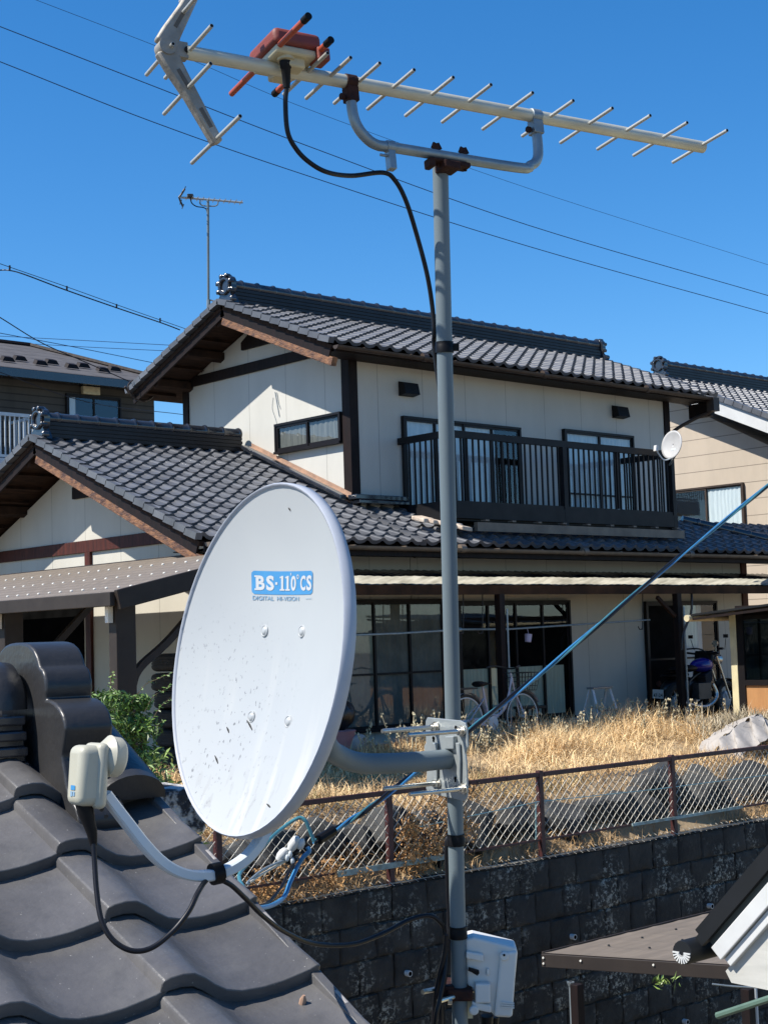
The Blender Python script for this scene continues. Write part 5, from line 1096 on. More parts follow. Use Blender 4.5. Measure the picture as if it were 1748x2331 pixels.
# ================================================================== satellite dish
DAZ, DEL = 3.013, .170
dn_ = V(math.cos(DEL)*math.cos(DAZ), math.cos(DEL)*math.sin(DAZ), math.sin(DEL)); dt = V(0,0,1).cross(dn_).normalized(); dsv = dn_.cross(dt)
DC = at(578, 1495, 2.5); hs, ht_ = .283, .283*.93
rotm = Matrix((dt, dsv, dn_)).transposed()
SD = thing('satellite_dish', 'white oval satellite dish with blue lettered label on the mast arm', 'satellite dish', tuple(DC), rot=rotm)
dep = .052
def dp(x, y, o=0):   # point on the dish face, x right, y up in its own plane (metres)
    rr = (x/ht_)**2+(y/hs)**2; return DC+dt*x+dsv*y+dn_*(-dep*(1-rr)+o)
NS, NR = 72, 18; P = []; F = []
rings = [i/NR for i in range(1, NR+1)]
P.append(dp(0,0))
for q in rings:
    for k in range(NS): a = 2*math.pi*k/NS; P.append(dp(ht_*q*math.cos(a), hs*q*math.sin(a)))
for k in range(NS): F.append((0, 1+k, 1+(k+1) % NS))
for i in range(NR-1):
    for k in range(NS): a = 1+i*NS; F.append((a+k, a+NS+k, a+NS+(k+1) % NS, a+(k+1) % NS))
g = MB(); g.add(P, F); part('reflector', g, M['dish'], SD, smooth=1.5)
rim = [(1.0,0,0),(1.004,.004,0),(1.014,.005,0),(1.022,.002,0),(1.025,-.006,0),(1.026,-.016,0),(1.014,-.018,0),(1.0,-.014,0),(.9,-.026,0),(.6,-.048,0),(.2,-.062,0),(.01,-.063,0)]
P = []; F = []
for q, o, _ in rim:
    for k in range(NS): a = 2*math.pi*k/NS; P.append(DC+dt*(ht_*q*math.cos(a))+dsv*(hs*q*math.sin(a))+dn_*o)
for i in range(len(rim)-1):
    for k in range(NS): F.append((i*NS+k, (i+1)*NS+k, (i+1)*NS+(k+1) % NS, i*NS+(k+1) % NS))
g = MB(); g.add(P, F); part('rim', g, M['dishback'], SD, smooth=1.2)
def dxy(px, py):  # face coordinates seen at a picture point
    o = dep*.8
    for _ in range(8):
        p = onplane(px, py, DC-dn_*o, dn_)-DC; x, y = p.dot(dt), p.dot(dsv); o = dep*(1-(x/ht_)**2-(y/hs)**2)
    return x, y
for px, py in ((603,1436),(688,1437),(573,1632),(657,1643)):
    x, y = dxy(px, py); g = MB(); q = dp(x, y); g.lathe(q-dn_*.004, dn_, [(0,.0108),(.0054,.0102),(.0060,.0088),(.0050,.0078),(.0066,.0062),(.0076,.0046),(.0079,.001)], 22); part('bolt_head', g, M['dish'], SD, smooth=.9)
# printed label, lying on the curved face
cnr = [dxy(*p) for p in ((573,1299),(713,1299),(712,1353),(574,1352))]
lx0 = (cnr[0][0]+cnr[3][0])/2; lx1 = (cnr[1][0]+cnr[2][0])/2; ly1 = (cnr[0][1]+cnr[1][1])/2; ly0 = (cnr[2][1]+cnr[3][1])/2
def on_label(u, v, o): # u,v in 0..1 over the blue panel
    a = Vector((*cnr[3],0)).lerp(Vector((*cnr[2],0)), u); b = Vector((*cnr[0],0)).lerp(Vector((*cnr[1],0)), u); c = a.lerp(b, v); return dp(c.x, c.y, o)
g = MB(); nu_, nv_ = 24, 12; rc = .07
def lb(i, j): 
    u, v = i/nu_, j/nv_; e = 0
    vv = abs(v-.5)*2
    if vv > .72: e = .035*(1-math.sqrt(max(0, 1-((vv-.72)/.28)**2)))
    return on_label(e+u*(1-2*e), v, .0007)
g.grid(lb, range(nu_+1), range(nv_+1)); lab = part('label_panel', g, M['blueprint'], SD, smooth=1.5)
def put_text(s, u0, u1, v0, v1, mat, o, bold=0, serif=False, parent=None, name='lettering'):
    vv, ff = text_mesh(s, 1, 1.0, bold); x0 = min(p.x for p in vv); x1 = max(p.x for p in vv); y0 = min(p.y for p in vv); y1 = max(p.y for p in vv)
    g = MB(); g.add([on_label(u0+(p.x-x0)/(x1-x0)*(u1-u0), v0+(p.y-y0)/(y1-y0)*(v1-v0), o) for p in vv], ff); return g
def slab(g, u0, u1, v0, v1, o): g.grid(lambda a, b: on_label(u0+(u1-u0)*a, v0+(v1-v0)*b, o), [0,.5,1], [0,1])
g = put_text('B', .065, .195, .17, .80, None, .0013, .04); gg = put_text('S', .215, .335, .16, .81, None, .0013, .04); g.add(gg.v, gg.f)
for v in (.17, .73): slab(g, .045, .10, v, v+.07, .0014)
for u in (.425, .515): slab(g, u+.022, u+.056, .17, .80, .0014); slab(g, u, u+.078, .17, .235, .0015); slab(g, u, u+.03, .70, .765, .0015)
gg = put_text('0', .605, .695, .16, .81, None, .0013, .03); g.add(gg.v, gg.f)
gg = put_text('C', .770, .870, .16, .81, None, .0013, .035); g.add(gg.v, gg.f); gg = put_text('S', .885, .985, .16, .81, None, .0013, .035); g.add(gg.v, gg.f)
slab(g, .352, .387, .42, .53, .0013)
P = []; 
for k in range(18): a = 2*math.pi*k/18; P += [on_label(.725+.020*math.cos(a), .76+.05*math.sin(a)*2, .0013), on_label(.725+.011*math.cos(a), .76+.028*math.sin(a)*2, .0013)]
g.add(P, [(2*k, (2*k+2) % 36, (2*k+3) % 36, 2*k+1) for k in range(18)])
gg = MB(); slab(g, .600, .612, .82, .93, .0013)
part('lettering', g, M['whiteprint'], lab, smooth=0, fix=False)
g = put_text('DIGITAL  HI-VISION', .015, .75, -.26, -.07, None, .0010, .012); part('lettering', g, M['paleblue'], SD, smooth=0, fix=False)
g = put_text('....', .88, .985, -.20, -.16, None, .0010, .0); part('lettering', g, M['paleblue'], SD, smooth=0, fix=False)
# two old scratches
g = MB()
for (x0,y0,x1,y1) in ((657,1156,662,1163),(563,1640,575,1662),(490,1720,497,1738),(608,1830,616,1838),(517,1655,522,1668)):
    a, b = dxy(x0,y0), dxy(x1,y1); g.tube([dp(*a,.0004), dp((a[0]+b[0])/2+.001,(a[1]+b[1])/2,.0008), dp(*b,.0004)], [.0006,.0016,.0008], 5)
part('dirt_mark', g, M['rubber'], SD)
# back frame and horizontal arm to the mast
PN = V(math.cos(DAZ), math.sin(DAZ), 0); pn_h = (-RT*.80-FW*.60); pn_h.z = 0; pn_h.normalize()
PC = at(1022, 1728, DM-.022)
bk = DC-dn_*.085-dsv*.05
g = MB(); g.obox(DC-dn_*.075-dsv*.01, dt*.07, dsv*.10, dn_*.014); part('back_frame', g, M['galv'], SD, smooth=0, bevel=.006)
ap_ = [bk, bk-dn_*.05-dsv*.01, at(742,1690,2.60), at(775,1722,2.64), at(822,1737,2.68), at(880,1738,2.72), at(950,1734,2.77), at(1030,1727,DM-.01)]
g = MB(); g.tube(smoothpath(ap_, 8), .0183, 22); part('mount_arm', g, M['mast'], SD)
# clamp plate
px_ = [(972,1633),(1046,1640),(1058,1646),(1062,1658),(1064,1700),(1058,1715),(1061,1740),(1063,1790),(1062,1816),(1054,1824),(1040,1820),(974,1806),(969,1795),(971,1752),(966,1735),(965,1700),(969,1690),(968,1642)]
plane_o = PC; pq = [onplane(x, y, plane_o, pn_h) for x, y in px_]
g = MB(); g.prism(pq, -pn_h*.004); M['plategalv'] = pm('bright_galvanised_plate', (.34,.37,.37), (.26,.29,.30), 30, .38, metal=.3, lo=.3, hi=.7)
cp = part('clamp_plate', g, M['plategalv'], SD, smooth=0, bevel=.0012)
g = MB()
def ps(px, py, o=0): return onplane(px, py, plane_o, pn_h)+pn_h*o
for k in (992, 1044):
    g.prism([ps(k-3,1690,.002), ps(k+6,1690,.002), ps(k+8,1730,.002), ps(k+7,1800,.002), ps(k-2,1800,.002), ps(k+1,1730,.002)], pn_h*.004)
g.obox(ps(1030,1690,.003), (ps(1040,1690)-ps(1020,1690))*.5, UP*.012, pn_h*.006)
part('stiffener', g, M['plategalv'], cp, smooth=0, bevel=.002)
g = MB()
for (x, y) in ((989,1652),(1038,1656),(987,1680),(1037,1690),(990,1770),(1037,1772),(1040,1790)): q = ps(x, y, .0006); g.lathe(q, pn_h, [(0,.0034),(.0006,.0034)], 12); q2 = ps(x, y+6, .0007); g.lathe(q2, pn_h, [(0,.0022),(.0006,.0022)], 10)
part('slot', g, M['dark'], cp)
for tx, ty, hx, hy in ((868,1660,992,1655),(929,1672,1052,1664),(872,1794,996,1783),(934,1806,1056,1795)):
    h_ = ps(hx, hy, -.003); dd = pn_h; q = ps(hx, hy); 
    # rod length set so that the tip reaches the seen end
    best = min([.05+.005*k for k in range(40)], key=lambda t: abs(CX+FPX*(q+dd*t).dot(RT)/(q+dd*t).dot(FW)-tx)); tip = q+dd*best
    g = MB(); g.tube([h_, q+dd*(best-.006), tip], [.0042,.0042,.0034], 14); bl = part('long_bolt', g, M['steel'], SD)
    g = MB(); g.lathe(q+dd*.001, dd, [(0,.0105),(.002,.0105)], 18); g.lathe(q+dd*.003, dd, [(0,.0078),(.007,.0078)], 6); part('nut', g, M['steel'], bl, smooth=.4)
g = MB(); q = mp(1655); 
for yy in (1655, 1790): g = MB(); q = mp(yy); g.obox(q+FW*.016, RT*.026, FW*.006, UP*.010); part('back_clamp', g, M['galv'], cp, smooth=0, bevel=.003)
# feed arm
fa = [at(618,1862,2.52), at(603,1893,2.50), at(585,1925,2.48), at(556,1957,2.46), at(508,1985,2.44), at(458,1994,2.42), at(412,1987,2.405), at(370,1964,2.395), at(330,1924,2.385), at(292,1876,2.38), at(258,1832,2.375), at(240,1808,2.37)]
sp_ = smoothpath(fa, 5); g = MB(); P = []; F = []; prev = None
for i, p in enumerate(sp_):
    t = (sp_[min(i+1, len(sp_)-1)]-sp_[max(i-1, 0)]).normalized(); sd = t.cross(dt).normalized(); wv = t.cross(sd).normalized(); r0, r1 = .0085, .0115
    P += [p+sd*r0+wv*r1*.7, p+sd*r0*.7+wv*r1, p-sd*r0*.7+wv*r1, p-sd*r0+wv*r1*.7, p-sd*r0-wv*r1*.7, p-sd*r0*.7-wv*r1, p+sd*r0*.7-wv*r1, p+sd*r0-wv*r1*.7]
for i in range(len(sp_)-1):
    for k in range(8): F.append((i*8+k, i*8+(k+1) % 8, (i+1)*8+(k+1) % 8, (i+1)*8+k))
F += [tuple(range(8)), tuple((len(sp_)-1)*8+k for k in range(8))]; g.add(P, F); fa_o = part('feed_arm', g, M['greyarm'], SD, smooth=.6)
g = MB(); g.tube([at(482,1991,2.43), at(504,1986,2.44)], .0172, 12); part('tape_band', g, M['tape'], fa_o)
g = MB()
for x, y in ((233,1842),(243,1858)): g.lathe(at(x, y, 2.36), -FW, [(0,.0035),(.003,.0035)], 8)
part('arm_screw', g, M['motblack'], fa_o)
# converter at the end of the arm
LC = at(196, 1765, 2.365); lx = (dt*.55+dn_*.85); lx.z = 0; lx.normalize(); lu = (UP*.995-RT*-.055).normalized(); lu = (dsv*.9+UP*.25-RT*.06).normalized()
ln_ = (dn_-lu*dn_.dot(lu)).normalized(); lt = lu.cross(ln_).normalized(); lt = lt if lt.dot(dt) > 0 else -lt
g = MB(); g.obox(LC, ln_*.021, lt*.026, lu*.046); lnb = part('converter', g, M['cream'], SD, smooth=.6, bevel=.013, seg=4)
g = MB(); g.obox(LC-ln_*.016, ln_*.010, lt*.030, lu*.050); part('seam', g, M['cream'], lnb, smooth=.6, bevel=.009, seg=3)
hc = at(248, 1722, 2.385); g = MB(); g.lathe(hc-dn_*-.030, -dn_, [(0,.013),(.010,.015),(.020,.024),(.027,.031),(.029,.033),(.030,.0315),(.045,.031),(.050,.027),(.053,.018),(.054,.002)], 30); part('feed_horn', g, M['cream'], lnb, smooth=.7)
fo = ln_*.0215
def ls(a, b): return LC+fo*1.02+lt*(a+.004)+lu*(b+.004)
g = MB(); g.add([ls(-.008,-.026), ls(.008,-.026), ls(.008,-.019), ls(-.008,-.019)], [(0,1,2,3)]); part('print', g, M['blueprint'], lnb, smooth=0, fix=False)
g = MB(); g.add([ls(-.008,-.036), ls(-.001,-.036), ls(-.001,-.028), ls(-.008,-.028)], [(0,1,2,3)]); g.add([ls(.001,-.035), ls(.008,-.035), ls(.008,-.028), ls(.001,-.028)], [(0,1,2,3)]); part('print', g, M['paleblue'], lnb, smooth=0, fix=False)
# converter cable
b0 = LC-lu*.047; db = b0.dot(FW); b1 = at(210, 1895, db)
g = MB(); g.tube([b0+lu*.004, b0.lerp(b1,.3), b0.lerp(b1,.7), b1, at(214,1925,db)], [.0135,.0125,.0095,.0085,.0055], 16); tag(g_ := part('cable_boot', g, M['black'], SD), None, None)
cc = [at(213,1910,db), at(216,1960,db-.01), at(221,2030,db-.03), at(232,2095,db-.05), at(258,2140,db-.06), at(300,2164,db-.06), at(345,2158,db-.05), at(392,2122,db-.03), at(430,2075,db-.01), at(452,2030,db+.02), at(474,2000,2.425), at(495,2001,2.435), at(525,2014,2.45), at(560,2046,2.48), at(600,2086,2.52), at(650,2122,2.58), at(715,2148,2.65), at(800,2150,2.71), at(870,2126,2.76), at(930,2095,2.80), at(975,2084,2.82), at(1000,2098,2.83), at(1012,2125,2.84), at(1014,2200,2.82), at(1002,2270,2.80), at(990,2331,2.79), at(980,2480,2.8)]
g = MB(); g.tube(smoothpath(cc, 7), .0042, 12); tag(part('dish_cable', g, M['cable'], None), 'black coaxial cable drooping from the dish converter over the tiles to the mast', 'cable')

# ------------------------------------------------------------------ booster box on the mast
BX = thing('booster_box', 'white plastic signal booster box strapped to the right of the mast foot', 'booster box', tuple(at(1115, 2300, DM)))
D0 = DM+.02
def bp_(px, py, o=0): return at(px, py, D0+o)
bw_ = (RT*.62+FW*.78); bw_.normalize()   # the lid faces right and away
g = MB(); q = [(1062,2143),(1100,2146),(1150,2158),(1128,2315),(1066,2300),(1060,2230)]
bd_ = (RT*.25-FW*.97).normalized()
g = MB(); g.prism([at(x, y, D0-.02) for x, y in ((1058,2138),(1078,2134),(1176,2158),(1178,2172),(1164,2318),(1128,2316),(1112,2300),(1062,2240))], FW*.055); bxo = part('housing', g, M['boxwhite'], BX, smooth=0, bevel=.005, seg=3)
g = MB(); g.prism([at(x, y, D0-.028) for x, y in ((1139,2170),(1177,2166),(1166,2316),(1124,2314))], FW*.075); part('lid', g, M['boxwhite'], BX, smooth=0, bevel=.004)
g = MB(); g.lathe(at(1147,2176,D0-.027), -FW, [(0,.0085),(.004,.0085),(.006,.006)], 16); h1 = part('hinge', g, M['boxwhite'], BX); g = MB(); g.lathe(at(1147,2174,D0-.034), -FW, [(0,.0022),(.001,.0022)], 8); part('hinge_pin', g, M['dark'], h1)
g = MB(); g.obox(at(1080,2176,D0-.026), RT*.016-UP*.003, UP*.007, FW*.006); g.obox(at(1098,2258,D0-.03), RT*.014, UP*.018, FW*.010); g.lathe(at(1078,2298,D0-.035), -FW, [(0,.009),(.008,.009)], 14); g.obox(at(1095,2290,D0-.028), RT*.018-UP*.004, UP*.007, FW*.008); g.obox(at(1110,2212,D0-.022), RT*.003, UP*.007, FW*.004); part('moulding', g, M['boxwhite'], BX, smooth=0, bevel=.003)
g = MB(); g.tube([at(1066,2206,D0-.03), at(1076,2210,D0-.03), at(1088,2218,D0-.03)], .0035, 8); g.obox(at(1078,2209,D0-.03), RT*.010-UP*.003, UP*.003, FW*.004); part('latch', g, M['black'], BX, smooth=0, bevel=.001)
for (x, y, z_) in ((1156,2300,0),): 
    g = MB()
    for k in range(3): g.obox(at(1155,2283+k*5,D0-.0292), RT*.012-UP*.001, UP*.0012, FW*.0015)
    part('grip_rib', g, M['boxwhite'], BX, smooth=0)
g = MB(); g.lathe(at(1108,2312,D0), -UP, [(0,.012),(.02,.011),(.05,.008),(.06,.005),(.3,.005)], 14); g.lathe(at(1124,2314,D0+.02), -UP, [(0,.010),(.03,.008),(.05,.005),(.3,.005)], 14); part('cable_gland', g, M['black'], BX)
g = MB(); g.obox(at(1068,2290,D0-.01), RT*.006, UP*.02, FW*.01); part('strap', g, M['beige'], BX, smooth=0)
for (pts, nm) in (([(1016,2128),(1012,2170),(1000,2220),(992,2265),(986,2331),(984,2420)], 'outer black cable hanging down beside the mast foot'), ([(1020,2140),(1016,2200),(1008,2250),(1006,2290),(1010,2331),(1015,2420)], 'inner black cable hanging close against the mast foot')):
    g = MB(); g.tube(smoothpath([at(x, y, DM-.03 if 'outer' in nm else DM-.012) for x, y in pts], 6), .0045, 10); tag(part('booster_cable', g, M['cable'], None), nm, 'cable')

# ------------------------------------------------------------------ service cable with insulators
def cab(pts, r, mat, lab, n=10, name='service_cable', grp=None): g = MB(); g.tube(smoothpath(pts, 10), r, n); return tag(part(name, g, M[mat], None), lab, 'cable', grp)
SV = thing('service_cable', 'twisted blue and black service cable running diagonally behind the mast', 'cable', tuple(at(720, 1905, 4.2)))
ctr = [at(1950,930,7.0), at(1748,1103,6.2), at(1500,1305,5.5), at(1250,1517,5.0), at(1060,1668,4.7), at(880,1810,4.4), at(790,1872,4.3), at(715,1918,4.22)]
cs_ = smoothpath(ctr, 26); ph = 0
for k, (mt, r, off) in enumerate((('cable', .0052, 0), ('bluecable', .0036, 2.1), ('tealcable', .0033, 4.2))):
    P = []
    for i, p in enumerate(cs_):
        t = (cs_[min(i+1, len(cs_)-1)]-cs_[max(i-1,0)]).normalized(); a = t.cross(V(0,0,1)).normalized(); b = a.cross(t); g_ = i*.16+off; P.append(p+(a*math.cos(g_)+b*math.sin(g_))*.0046)
    g = MB(); g.tube(P, r, 8); part('strand', g, M[mt], SV)
g = MB(); g.tube([at(725,1912,4.22), at(760,1890,4.26)], .014, 10); part('tape_band', g, M['tape'], SV)
SI = thing('insulator_cluster', 'cluster of white oval insulators and splices where the service cable ends', 'insulator', tuple(at(670, 1945, 4.2)))
for (x, y, dx, dy, l, r) in ((669,1921,.5,.85,.024,.014),(643,1946,.6,.8,.022,.014),(685,1922,.4,.9,.016,.011)):
    d_ = (RT*dx+UP*dy).normalized(); q = at(x, y, 4.2); g = MB(); g.lathe(q-d_*l, d_, [(0,.003),(.004,r*.7),(l*.7,r),(l*1.3,r),(l*2-.004,r*.7),(l*2,.003)], 16); part('insulator', g, M['white'], SI)
g = MB()
for (x, y) in ((665,1950),(660,1962),(650,1938),(672,1940),(668,1956)): g.add([at(x, y, 4.21)+RT*(v.x*.013)+UP*(v.y*.009)+FW*(v.z*.01) for v in IV], IF)
part('splice', g, M['motblack'], SI, smooth=1.5)
g = MB()
for (x, y) in ((661,1945),(666,1960),(654,1953)): g.add([at(x, y, 4.19)+RT*(v.x*.006)+UP*(v.y*.010)+FW*(v.z*.006) for v in IV], IF)
part('splice', g, M['greyarm'], SI, smooth=1.5)
cab([at(700,1928,4.2), at(704,1938,4.2), at(690,1952,4.2), at(676,1975,4.2), at(660,2010,4.15), at(648,2040,4.1), at(625,2058,4.0), at(598,2066,3.9), at(560,2068,3.8)], .0062, 'bluecable', 'blue cable tail curving down from the insulators to the tile edge')
cab([at(715,1915,4.2), at(705,1890,4.2), at(695,1868,4.2), at(680,1862,4.2), at(650,1880,4.18), at(615,1910,4.1), at(580,1950,4.0), at(552,1980,3.9), at(545,2000,3.8), at(560,2030,3.7)], .0052, 'tealcable', 'teal cable looping up behind the lower rim of the dish')
cab([at(650,1960,4.2), at(600,1988,4.15), at(570,2008,4.1)], .0035, 'wire', 'pale stay wire from the insulators down to the wall', name='stay_wire')
cab([at(655,1955,4.2), at(602,1978,4.15), at(565,2008,4.1), at(568,2012,4.1)], .0035, 'galv', 'second grey stay wire beside the pale one under the dish', name='stay_wire')
cab([at(672,1960,4.2), at(655,1990,4.15), at(640,2020,4.1), at(610,2055,4.0), at(585,2062,3.9)], .004, 'cable', 'thin black cable tail left of the blue one under the insulators')
cab([at(700,1905,4.21), at(690,1925,4.2), at(672,1938,4.2)], .005, 'cable', 'short black jumper between service cable and insulators')

# ------------------------------------------------------------------ overhead wires
def wire(pts, dia_px, lab, mat='cable'):
    P = [at(x, y, d_) for x, y, d_ in pts]; a = P[0]+(P[0]-P[1])*1.2; b = P[-1]+(P[-1]-P[-2])*1.2
    g = MB(); dm = sum(p.dot(FW) for p in P)/len(P); g.tube(smoothpath([a]+P+[b], 8), dia_px*dm/FPX/2, 6); return tag(part('overhead_wire', g, M[mat], None), lab, 'wire')
M['wirefar'] = pm('far_wire', (.03,.07,.15), (.03,.06,.13), 1, .8, spec=.1)
wire([(0,-32,55),(420,130,60),(700,248,64),(1200,428,72),(1748,603,80)], 1.0, 'faintest highest overhead wire crossing the sky behind the big antenna', 'wirefar')
wire([(0,60,40),(350,196,42),(700,332,45),(1200,512,50),(1748,673,56)], 1.9, 'middle one of the three long overhead wires crossing the sky', 'wirefar')
wire([(0,140,40),(350,278,42),(700,400,45),(1200,560,50),(1748,714,56)], 1.9, 'lowest of the three long overhead wires crossing the sky', 'wirefar')
wire([(0,600,30),(150,652,32),(270,695,33),(410,744,35)], 1.5, 'thin messenger wire above the thicker cable left of the roof')
g = MB(); P = [at(x, y, d_) for x, y, d_ in ((-60,618,29),(0,615,30),(25,616,30),(60,626,31),(150,660,32),(270,702,33),(365,734,34.5),(410,751,35))]; g.tube(smoothpath(P, 6), .014, 6)
for x, y, d_ in ((23,612,30),(153,659,32),(266,700,33),(365,732,34.5)): g.tube([at(x, y+2, d_), at(x, y-8, d_)], .02, 5)
tag(part('overhead_wire', g, M['cable'], None), 'thick clipped cable slung under the messenger wire left of the roof', 'wire')
wire([(0,722,26),(95,780,27),(190,822,28),(290,866,29)], 2.4, 'wire dropping steeply across the dark house roof to the eave')
wire([(0,758,45),(170,790,48),(340,824,52)], 1.6, 'thin wire falling gently over the dark house roof', 'wirefar')
wire([(0,765,60),(190,775,60),(375,785,60)], 1.4, 'upper of two nearly level far wires left of the roof', 'wirefar')
wire([(60,782,60),(200,790,60),(365,798,60)], 1.4, 'lower of two nearly level far wires left of the roof', 'wirefar')
wire([(-20,840,27),(200,915,29),(420,944,33)], 1.7, 'sagging dark wire in front of the dark house windows')

# ------------------------------------------------------------------ small antenna on the neighbour's roof
SA = thing('television_antenna', 'small distant television antenna on a thin pole at the gable end of the roof', 'antenna', tuple(at(474, 695, 23.5)))
DA_ = 23.5; aa = at(474, 452, DA_)
g = MB(); g.tube([at(474,455,DA_), at(475,700,DA_)], .020, 8); part('pole', g, M['mast'], SA)
g = MB(); g.tube([at(408,449,DA_), at(553,461,DA_+.3)], .016, 8); part('boom', g, M['alu'], SA)
ev = (-FW*.95+RT*.2).normalized()
for i in range(11): t = .12+.085*i; q = at(408+145*t, 449+12*t, DA_+.3*t); g = MB(); g.tube([q-ev*.16, q+ev*.16], .007, 6); part('element', g, M['alu'], SA)
g = MB(); g.tube([at(421,430,DA_), at(413,443,DA_), at(408,449,DA_), at(412,460,DA_), at(417,470,DA_)], .016, 6); part('reflector_arm', g, M['motblack'], SA)
for x, y in ((421,430),(414,441),(412,460),(417,470)): q = at(x, y, DA_); g = MB(); g.tube([q-ev*.16, q+ev*.16], .008, 6); part('reflector_rod', g, M['motblack'], SA)
g = MB(); g.obox(at(434,446,DA_), RT*.045, UP*.025, FW*.05); part('feed_box', g, M['motblack'], SA, smooth=0, bevel=.008)
g = MB(); g.tube(smoothpath([at(456,455,DA_), at(456,463,DA_), at(462,468,DA_), at(475,469,DA_), at(490,469,DA_), at(496,465,DA_), at(497,458,DA_)], 4), .011, 6); part('holder', g, M['mast'], SA)
g = MB(); g.tube(smoothpath([at(434,450,DA_), at(437,462,DA_), at(448,470,DA_), at(465,473,DA_), at(472,482,DA_), at(474,520,DA_)], 5), .009, 6); part('feed_cable', g, M['cable'], SA)
g = MB(); q = at(475,697,DA_); g.tube([q, q+RT*.19-UP*.02], .02, 6); g.tube([q+UP*.1, q+RT*.16+UP*.06], .012, 6); g.tube([q-UP*.06,q+UP*.1], .03, 8); part('bracket', g, M['galv'], SA)
# second dish on the balcony rail
M['dishsmall'] = pm('small_dish_paint', (.42,.42,.42), (.36,.36,.36), 5, .5)
DD = thing('satellite_dish', 'small distant white satellite dish on the end of the balcony rail', 'satellite dish', tuple(onp(1525, 1015, 1, 15.3)))
q = onp(1527, 1012, 1, 15.15); g = MB(); rr_ = .235; P = []; F = []
for i in range(8):
    t = i/7
    for k in range(32): a = 2*math.pi*k/32; P.append(q+dt*(rr_*.95*t*math.cos(a))+dsv*(rr_*t*math.sin(a))-dn_*.045*(1-t*t))
for i in range(7):
    for k in range(32): F.append((i*32+k, (i+1)*32+k, (i+1)*32+(k+1) % 32, i*32+(k+1) % 32))
g.add(P, F); o = part('reflector', g, M['dishsmall'], DD, smooth=1.5); mo = o.modifiers.new('s', 'SOLIDIFY'); mo.thickness = .012
g = MB(); g.tube([q-dn_*.05, q-dn_*.18-dsv*.03, V(20.5,15.42,2.75)], .02, 8); part('mount_arm', g, M['galv'], DD)
g = MB(); g.tube(smoothpath([q-dsv*rr_, q-dsv*(rr_+.05)+dn_*.15, q-dsv*.17+dn_*.32], 5), .012, 6); part('feed_arm', g, M['greyarm'], DD)
g = MB(); g.obox(q-dsv*.14+dn_*.33, dt*.03, dsv*.05, dn_*.03); part('converter', g, M['whitetrim'], DD, smooth=0, bevel=.01)
g = MB(); g.obox(q-dsv*.075-dn_*.036+dt*.02, dt*.055, dsv*.018, dn_*.0015); part('print', g, M['greyarm'], DD, smooth=0)

# ================================================================== lower right: low brown carport and the white trimmed roof
ZC = -2.55
cq = lambda px, py: onp(px, py, 2, ZC)
K0, K1, K2 = cq(1237, 2170), cq(1710, 2200), cq(1645, 2076)
dA = (K1-K0); dB = (K2-K0); K3 = K1+dB*1.0
LW = thing('carport', 'low brown flat roofed shelter in front of the block wall at lower right', 'carport', (K0.x, K0.y, ZL))
g = MB(); A1 = K0+dA*1.02; B1 = K0+dB*1.6; C1 = A1+dB*1.6
n = 44
def lw(u, v): p = K0+dB*1.6*u+dA*1.02*v; return p+V(0,0,.004*(1 if int(u*n) % 4 < 1 else 0)+.03*u)
g.grid(lw, [i/n for i in range(n+1)], [0, 1]); 
rfl = part('roof', g, M['carroof'], LW, smooth=0, fix=False)
thk = V(0,0,-.105)
g = MB(); g.prism([K0, A1, A1+thk, K0+thk], -dB.normalized()*.03); g.prism([K0+V(0,0,.012), B1+V(0,0,.05), B1+thk, K0+thk], -dA.normalized()*.02); g.prism([K0+thk*.9, A1+thk*.9, C1+thk*.9, B1+thk*.9], V(0,0,.01)); part('fascia', g, M['carpaint'], LW, smooth=0, bevel=.004)
g = MB(); fn_ = -dB.normalized()*.034
for t, z in ((.012,-.03),(.012,-.075),(.2,-.035),(.555,-.03)): g.lathe(K0+dA*t+V(0,0,z)+fn_, -dB, [(0,.010),(.006,.008)], 8)
part('screw_cap', g, M['screw'], rfl)
g = MB()
for u in (.18, .36, .55, .75):
    for v in (.15, .35, .55, .75, .92): g.lathe(lw(u*.62, v)+V(0,0,.002), (0,0,1), [(0,.012),(.01,.01)], 6)
part('roof_screw', g, M['motblack'], rfl)
for (px, py, w_) in ((1312, 2240, .075), (1700, 2250, .075)):
    q = onp(px, py, 2, ZC-.11); g = MB(); g.box(q.x-w_/2, q.x+w_/2, q.y-w_/2, q.y+w_/2, ZL, ZC-.11); part('post', g, M['darkwood'], LW, smooth=0, bevel=.004)
q = onp(1298, 2235, 2, ZC-.115); g = MB(); g.tube([q, V(q.x, q.y, ZL)], .016, 8); g.lathe(q, (0,0,-1), [(0,.03),(.03,.02)], 8); part('rain_pipe', g, M['galv'], LW)
g = MB(); q = onp(1690, 2240, 2, ZC-.115)+V(0,-.1,0); g.tube([q, V(q.x, q.y, ZL)], .022, 8); part('rain_pipe', g, M['greyarm'], LW)
# leaves caught under the shelter
g = MB(); leaf_cloud(g, [(at(1505, 2235, 10.2), (.05,1)), (at(1545, 2232, 10.2), (.06,1)), (at(1500,2230,10.2),(.04,1))], 26, .02, 51); tag(part('hanging_leaves', g, M['leaf2'], None, smooth=0, fix=False), 'few yellow green leaves dangling under the low brown shelter', 'leaves')
g = MB(); g.tube([at(1632,2312,9.5), at(1748,2274,9.2), at(1850,2240,9)], .022, 8); tag(part('garden_pole', g, M['hoop'], None), 'dark green garden pole leaning at the bottom right corner', 'pole')
g = MB(); g.tube(smoothpath([at(1620,2240,9.6), at(1680,2246,9.6), at(1748,2246,9.6), at(1850,2230,9.6)], 5), .006, 6); tag(part('loose_wire', g, M['galv'], None), 'thin pale wire slung under the low shelter at the right edge', 'wire')
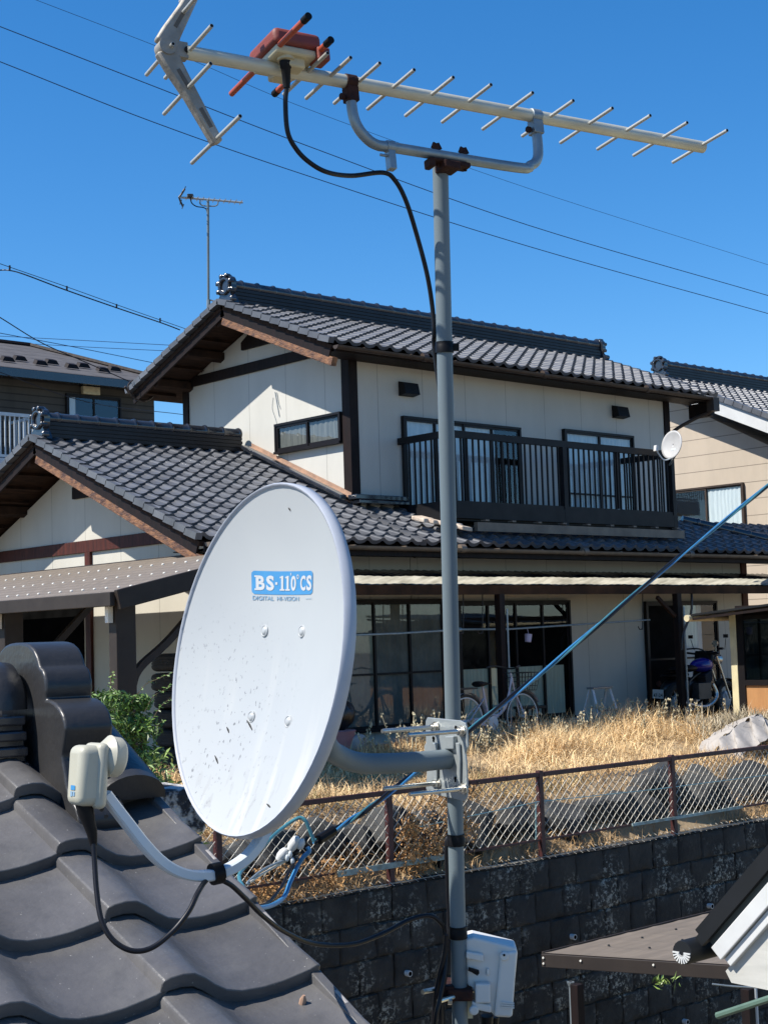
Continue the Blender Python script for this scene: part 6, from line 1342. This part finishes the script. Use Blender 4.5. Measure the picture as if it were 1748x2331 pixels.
# weep pipes in the block wall
for px, py, lb_ in ((925,2215,'small white weep pipe in the wall left of the mast'),(1300,2132,'small white weep pipe in the wall above the low shelter'),(1612,2062,'small white weep pipe in the wall near the black roof edge'),(1556,2325,'small white weep pipe low in the wall under the shelter')):
    q = onp(px, py, 1, WY-.03); g = MB(); g.tube([q+V(0,.1,0), q-V(0,.05,0)], .028, 12); h = part('weep_pipe', g, M['white'], None); tag(h, lb_, 'pipe'); g = MB(); g.lathe(q-V(0,.0505,0), (0,-1,0), [(0,.02),(.001,.02)], 12); part('bore', g, M['dark'], h)
# near outbuilding with black roof and white bargeboards
XO = 6.2
OB = thing('outbuilding', 'pale yellow outbuilding with black metal roof and white bargeboards at the right edge', 'house', tuple(onp(1700, 2200, 0, XO)))
oo = lambda px, py, x=XO: onp(px, py, 0, x)
e_ = oo(1632, 2168); r_ = oo(1748, 2035); dv = (r_-e_)
print('outb', e_, r_)
g = MB(); nn = V(1,0,0).cross(dv.normalized()); nn = nn if nn.z > 0 else -nn
g.obox(e_+dv*1.5-nn*.005, dv*1.5, V(.02,0,0), nn*.037); g.obox(e_+dv*1.5-nn*.068+V(.02,0,0), dv*1.48, V(.02,0,0), nn*.022); part('barge_board', g, M['whitetrim'], OB, smooth=0, bevel=.004)
g = MB(); a = e_+nn*.085-dv*.06
for i in range(12): g.obox(a+dv*1.55+V(.115+i*.30,0,0), dv*1.55, V(.13,0,0), nn*.012); g.obox(a+dv*1.55+V(.115+i*.30+.15,0,0)+nn*.02, dv*1.55, V(.018,0,0), nn*.03)
g.obox(a+dv*1.55+V(-.02,0,0)+nn*.004, dv*1.55, V(.016,0,0), nn*.026); g.obox(a+dv*1.55+V(.02,0,0)+nn*.05, dv*1.55, V(.016,0,0), nn*.02)
part('roof', g, M['blacksheet'], OB, smooth=0)
g = MB(); g.obox(e_+dv*1.5+nn*.052+V(.012,0,0), dv*1.49, V(.012,0,0), nn*.018); part('fascia', g, pm('grey_green_fascia', (.07,.085,.08), (.055,.068,.064), 4, .5), OB, smooth=0)
g = MB(); g.box(XO+.45, XO+4, e_.y-6, e_.y-.55, ZL, e_.z-.3); part('wall', g, M['paleyellow'], OB, smooth=0)
g = MB(); g.prism([e_+V(.03,-.02,-.09), e_+dv*3+V(.03,0,-.09), e_+dv*3+V(.03,0,-.75), e_+V(.03,-.75,-.16), e_+V(.03,-.05,-.14)], (.38,0,0)); part('soffit', g, M['whiteboard'], OB, smooth=0)
g = MB(); q = a-V(.12,0,.04); 
g.lathe(q+V(0,.04,0), (1,0,0), [(0,.002),(.002,.055),(.012,.058),(4,.058)], 20); part('gutter', g, M['blacksheet'], OB)
g = MB()
for k in range(11): an = math.pi+math.pi*k/10; g.obox(q+V(-.004,.04+.032*math.cos(an),.032*math.sin(an)), V(.003,0,0), V(0,.019*math.cos(an),.019*math.sin(an)), V(0,-.0035*math.sin(an),.0035*math.cos(an)))
part('gutter_end', g, M['whitetrim'], OB, smooth=0)
